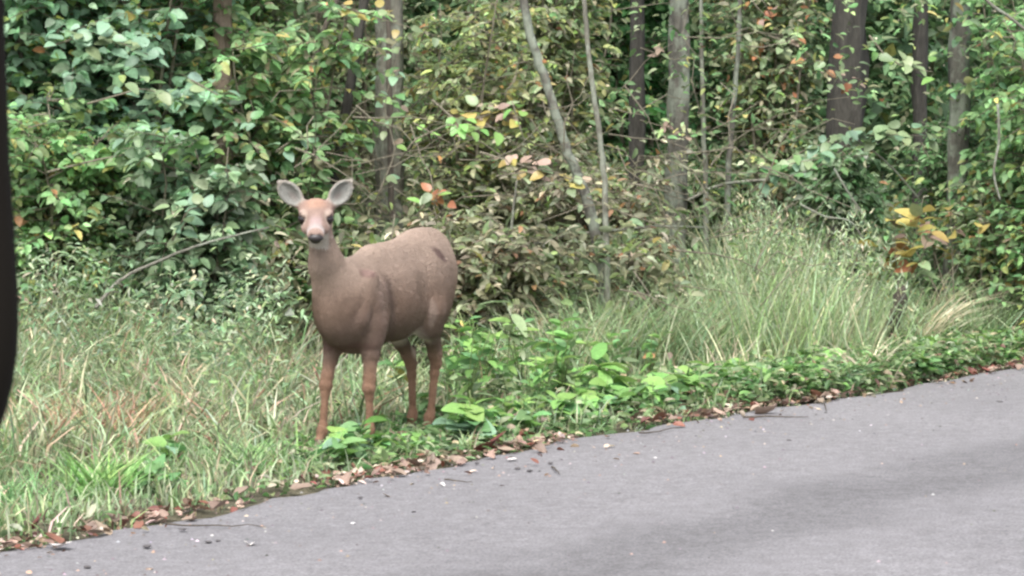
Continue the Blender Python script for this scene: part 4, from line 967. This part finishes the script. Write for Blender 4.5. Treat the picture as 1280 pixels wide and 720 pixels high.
# ------------------------------------------------------------------ fallen leaves, litter, stones, twigs
LIT = [(3, (.13, .085, .06)), (3, (.22, .16, .12)), (1.5, (.14, .055, .04)), (1.5, (.32, .27, .22)), (1, (.12, .08, .06))]
n = 4000; u = rng.uniform(-6, 11, n); d = rng.normal(.04, .07, n) + .03 - (rng.random(n) < .25) * rng.exponential(.13, n); kp = np.sin(u * 3.3 + 1) * np.sin(u * 1.31) + rng.normal(0, .3, n) > -.15; u = u[kp]; d = d[kp]; n = len(u); x, y = ud2xy(u, d)
P = np.stack([x, y, np.maximum(ground_h(x, y), .004) + rng.random(n) * .02], -1)
L = .035 * rng.uniform(.4, 1.5, n)
mb = MB(); mb.add(*leaf_geo(P, rng.normal(0, 1, (n, 3)) * np.array([1, 1, .25]), np.array([0, 0, 1.]) + rng.normal(0, .5, (n, 3)), L, L * .6, pick(LIT, n, rng), detail=1, curl=-.1))
tag(link('leaf_litter', mb.mesh('leaf_litter', M['dead'])), 'brown leaf litter and crumbs along the road edge', None, None, 'stuff')

def dead_leaf_mesh(seed, mat):
    r = np.random.default_rng(seed); V = []; T = []
    rows = 6; cup = r.uniform(.15, .7); tw = r.uniform(-.5, .5); cur = r.uniform(-.5, .9)
    prof = [0, .32, .5, .46, .28, 0]
    for i in range(rows):
        t = i / (rows - 1); 
        for q in (-1, -.5, 0, .5, 1):
            wv = prof[i] * q * .75 * (1 + .25 * r.standard_normal() * (abs(q) == 1)); a = tw * t
            V.append((t - .5, wv * math.cos(a), abs(q) ** 1.6 * cup * prof[i] * .8 + wv * math.sin(a) + cur * (t - .5) ** 2 * .7 + .03))
    for i in range(rows - 1):
        for q in range(4): a = 5 * i + q; T += [(a, a + 1, a + 6), (a, a + 6, a + 5)]
    return build_mesh('fallen_leaf', np.array(V), np.array(T), M[mat], smooth=True)
DM = [[dead_leaf_mesh(500 + i, m) for i in range(5)] for m in ('rust', 'tan', 'palelf')]
def fallen(x, y, L, kind, label, group, z=None, var=0):
    o = link('fallen_leaf', DM[kind][var], None, (x, y, max(gz(x, y), .012) + .004 if z is None else z))
    o.scale = (L, L, L); o.rotation_euler = (rr.gauss(0, .35), rr.gauss(0, .35), rr.uniform(0, 6.28)); return tag(o, label, 'leaf', group)
for k in range(210):
    u = rr.uniform(-3.9, 7.2); d = rr.gauss(.04, .11)
    if u > -2 and math.sin(u * 3.3 + 1) * math.sin(u * 1.31) + rr.gauss(0, .35) < -.2: continue
    x, y = map(float, ud2xy(u, d))
    kd = rr.choice([0, 1, 1]) if (-4 < u < 1.5) else rr.choice([0, 1, 1, 1])
    lb = 'dry %s leaf in the litter ' % ('rust brown' if kd == 0 else 'tan') + zone(x, y)
    fallen(x, y, rr.uniform(.05, .11), kd, lb, lb, None, rr.randrange(5))
def on_road(px, py):
    y = HCAM * F / (py - 139); return X(px, y), y
for (px, py, L, kd, lab) in [(612, 566, .22, 0, 'large curled rust brown leaf at the road edge below the deer'), (655, 552, .13, 0, 'flat rust leaf right of the large curled one'),
        (310, 689, .06, 2, 'white bleached leaf lying on the asphalt at lower left'), (70, 692, .11, 2, 'pale leaf on the asphalt at the bottom left corner'), (575, 578, .10, 1, 'pinkish tan leaf on the road edge left of the large curled one'),
        (40, 668, .13, 0, 'dark red leaf at the left end of the road edge'), (90, 655, .13, 0, 'dark red curled leaf below the bright grass tuft'), (375, 616, .12, 1, 'orange tan leaf left of the deer forelegs at the edge'),
        (960, 520, .16, 1, 'long tan leaf lying on the asphalt margin right of centre'), (1230, 466, .13, 0, 'reddish leaf at the right end of the road edge'), (552, 612, .03, 2, 'tiny pale leaf scrap on the asphalt below the deer'),
        (482, 626, .045, 1, 'small tan scrap on the asphalt in front of the deer'), (640, 580, .06, 2, 'small pale leaf beside dark pebbles on the road margin')]:
    x, y = on_road(px, py); fallen(x, y, L, kd, lab, None, .012, rr.randrange(5))
def stone_mesh(seed, mat):
    import bmesh
    bm = bmesh.new(); bmesh.ops.create_icosphere(bm, subdivisions=2, radius=.5)
    for v in bm.verts: v.co *= 1 + .35 * noise.noise(v.co * 2.3 + Vector((seed, 0, 0))); v.co.z *= .6
    me = bpy.data.meshes.new('pebble'); bm.to_mesh(me); bm.free(); me.materials.append(mat); return me
ms, t_, b_ = newmat('dark_stone'); b_.inputs['Base Color'].default_value = (.075, .068, .07, 1); b_.inputs['Roughness'].default_value = .8
mk, t_, b_ = newmat('black_stone'); b_.inputs['Base Color'].default_value = (.006, .006, .008, 1); b_.inputs['Roughness'].default_value = .5
ml, t_, b_ = newmat('pale_stone'); b_.inputs['Base Color'].default_value = (.45, .43, .43, 1); b_.inputs['Roughness'].default_value = .8
SM = [stone_mesh(i, ms) for i in range(3)]; SL = [stone_mesh(i + 5, ml) for i in range(2)]
for (px, py, sz, me, lab) in [(1122, 640, .042, stone_mesh(9, mk), 'black round pebble alone on the asphalt at lower right'),
        (449, 629, .025, SM[0], 'dark pebble on the asphalt in front of the deer'), (516, 647, .021, SM[1], 'dark pebble on the asphalt below centre left'), (596, 585, .028, SM[2], 'dark pebble at the margin under the curled leaf'),
        (647, 592, .03, SM[0], 'upper of two dark pebbles on the road margin'), (662, 595, .03, SM[1], 'lower of two dark pebbles on the road margin'), (688, 585, .028, SM[2], 'dark flat pebble right of the paired pebbles'), (988, 556, .028, SM[1], 'small dark pebble farther up the road'), (1253, 507, .03, SM[2], 'dark pebble near the right border'),
        (1250, 506, .02, SM[0], 'tiny stone touching the pebble near the right border'), (902, 684, .022, SL[0], 'pale pebble on the road at bottom centre'), (855, 668, .02, SM[1], 'tiny dark pebble on the darker road band'),
        (924, 651, .018, SM[0], 'tiny dark pebble above the darker road band'), (225, 670, .032, SM[2], 'dark clod at the road margin lower left'), (258, 686, .028, SM[0], 'left of two dark crumbs beside the white leaf'),
        (270, 684, .022, SM[1], 'right of two dark crumbs beside the white leaf'), (105, 718, .03, SM[1], 'dark pebble at the bottom border'), (180, 692, .035, SM[2], 'flat dark pebble at lower left of the white leaf'),
        (440, 662, .022, SL[1], 'pale pebble on the road below the deer'), (820, 578, .02, SL[0], 'pale pebble on the road at centre')]:
    x, y = on_road(px, py); o = link('pebble', me, None, (x, y, .012 + sz * .2)); sz *= .8; o.scale = (sz * 1.25, sz * 1.1, sz * .7); o.rotation_euler = (0, 0, rr.uniform(0, 6)); tag(o, lab, 'pebble', 'pebbles on the road')
# unpickable grit
n = 1300; u = rng.uniform(-5, 9, n); d = -np.abs(rng.normal(0, .5, n)) - .02; d = np.where(rng.random(n) < .35, rng.uniform(-6, 0, n), d); x, y = ud2xy(u, d)
s_ = .007 * rng.uniform(.4, 1.4, n); z = .012 * np.clip(-d, 0, 3) + .004
oc = np.array([(1, 0, 0), (0, 1, 0), (-1, 0, 0), (0, -1, 0), (0, 0, .8)]); V = np.stack([x, y, z], -1)[:, None] + oc[None] * s_[:, None, None]
T = (np.arange(n)[:, None, None] * 5 + np.array([(0, 1, 4), (1, 2, 4), (2, 3, 4), (3, 0, 4)])[None]).reshape(-1, 3)
mb = MB(); mb.add(V.reshape(-1, 3), T, np.repeat(pick([(3, (.10, .09, .09)), (1, (.22, .20, .20)), (1, (.2, .15, .12))], n, rng), 5, axis=0)); tag(link('grit', mb.mesh('grit', M['dead'])), 'loose grit scattered over the asphalt', None, None, 'stuff')
for (p, q, r_, lab) in [((205, 664), (330, 668), .006, 'long thin twig on the road margin at lower left'), ((930, 527), (1012, 527), .009, 'straight dark twig lying on the road margin right of centre'), ((555, 607), (590, 611), .006, 'short bent twig on the road below the deer'),
        ((690, 590), (700, 600), .007, 'stubby twig by the paired pebbles'), ((1030, 500), (1035, 520), .008, 'pale twig sticking onto the asphalt'), ((220, 651), (260, 643), .006, 'twig along the litter at lower left'), ((800, 549), (850, 541), .007, 'twig along the litter at centre')]:
    a = np.array([*on_road(*p), .018]); b = np.array([*on_road(*q), .018]); s = np.linspace(0, 1, 7)[:, None]
    pts = a + (b - a) * s + np.stack([np.zeros(7), rng.normal(0, .012, 7), np.abs(rng.normal(0, .003, 7))], -1)
    mb = MB(); mb.add(*tube(pts, np.linspace(r_, r_ * .3, 7) * .75, 6)); o = link('fallen_twig', mb.mesh('fallen_twig', M['twig_dark'], origin=a), None, tuple(a)); tag(o, lab, 'twig', 'twigs on the road edge')

# ------------------------------------------------------------------ dark car pillar close to the camera
m, t_, b_ = newmat('black_rubber'); b_.inputs['Base Color'].default_value = (.010, .008, .006, 1); b_.inputs['Roughness'].default_value = .95; b_.inputs['Specular IOR Level'].default_value = .15
yc = 1.05
prof = [(8, -260), (8, -60), (8, 0), (9, 60), (11, 130), (13, 200), (17, 270), (20, 330), (22, 370), (22, 405), (20, 440), (14, 480), (6, 512), (-4, 540), (-16, 565), (-34, 590), (-60, 620), (-110, 660)]
E_ = np.array([(X(p, yc), HCAM - (q - 139) / F * yc) for p, q in prof])
V = []; T = []; m_ = len(E_)
tn = unit(np.gradient(E_, axis=0)); nr = np.stack([tn[:, 1], -tn[:, 0]], -1); nr = np.where(nr[:, :1] < 0, -nr, nr)
sec = [(0, 0), (-.0015, .006), (-.006, .012), (-.018, .020), (-.05, .022), (-.05, -.022), (-.018, -.020), (-.006, -.012), (-.0015, -.006)]
for e, nn in zip(E_, nr):
    for (o_, dy) in sec: V.append((e[0] + nn[0] * o_, yc + dy, e[1] + nn[1] * o_))
ns = len(sec)
for i in range(m_ - 1):
    for j in range(ns): T.append((i * ns + j, i * ns + (j + 1) % ns, (i + 1) * ns + (j + 1) % ns, (i + 1) * ns + j))
o = link('car_pillar', build_mesh('car_pillar', np.array(V), np.array(T), m, smooth=True)); tag(o, 'black curved car pillar edge close up at the left border', 'car pillar')

leafy_stuff('weedy_leaves', 'small leaved weeds tangled into the pale grass', 6500, (-2.85, -1.15), (14.6, 18.0), lambda x, y, r: ground_h(x, y) + r.random(len(x)) ** 1.5 * .75, .05, .32, [(6, (.16, .25, .13))] + GREYG + GP_PALE, 14, mat='leaf', detail=1, clump=20, cr=.12)

n = 5000; r = np.random.default_rng(91); y = r.uniform(17.9, 19.6, n); x = (r.normal(985, 100, n) - 640) / F * y; hh = r.random(n) ** .6
P = np.stack([x, y, ground_h(x, y) + hh * (.88 + .16 * np.sin(x * 9) + .1 * np.sin(x * 23 + y * 9) - .3 * ((x - 1.75) / .7) ** 2).clip(.2, 1.1)], -1)
mb = MB(); mb.add(*leaf_geo(P, r.normal(0, .6, (n, 3)) + np.array([0, 0, .7]), r.normal(0, 1, (n, 3)), .05 * r.uniform(.5, 1.4, n), .012, pick(GP_PALE, n, r), detail=0))
tag(link('grass_seed_heads', mb.mesh('grass_seed_heads', M['grass'])), 'fine pale seed heads over the tall grass clump', None, None, 'stuff')
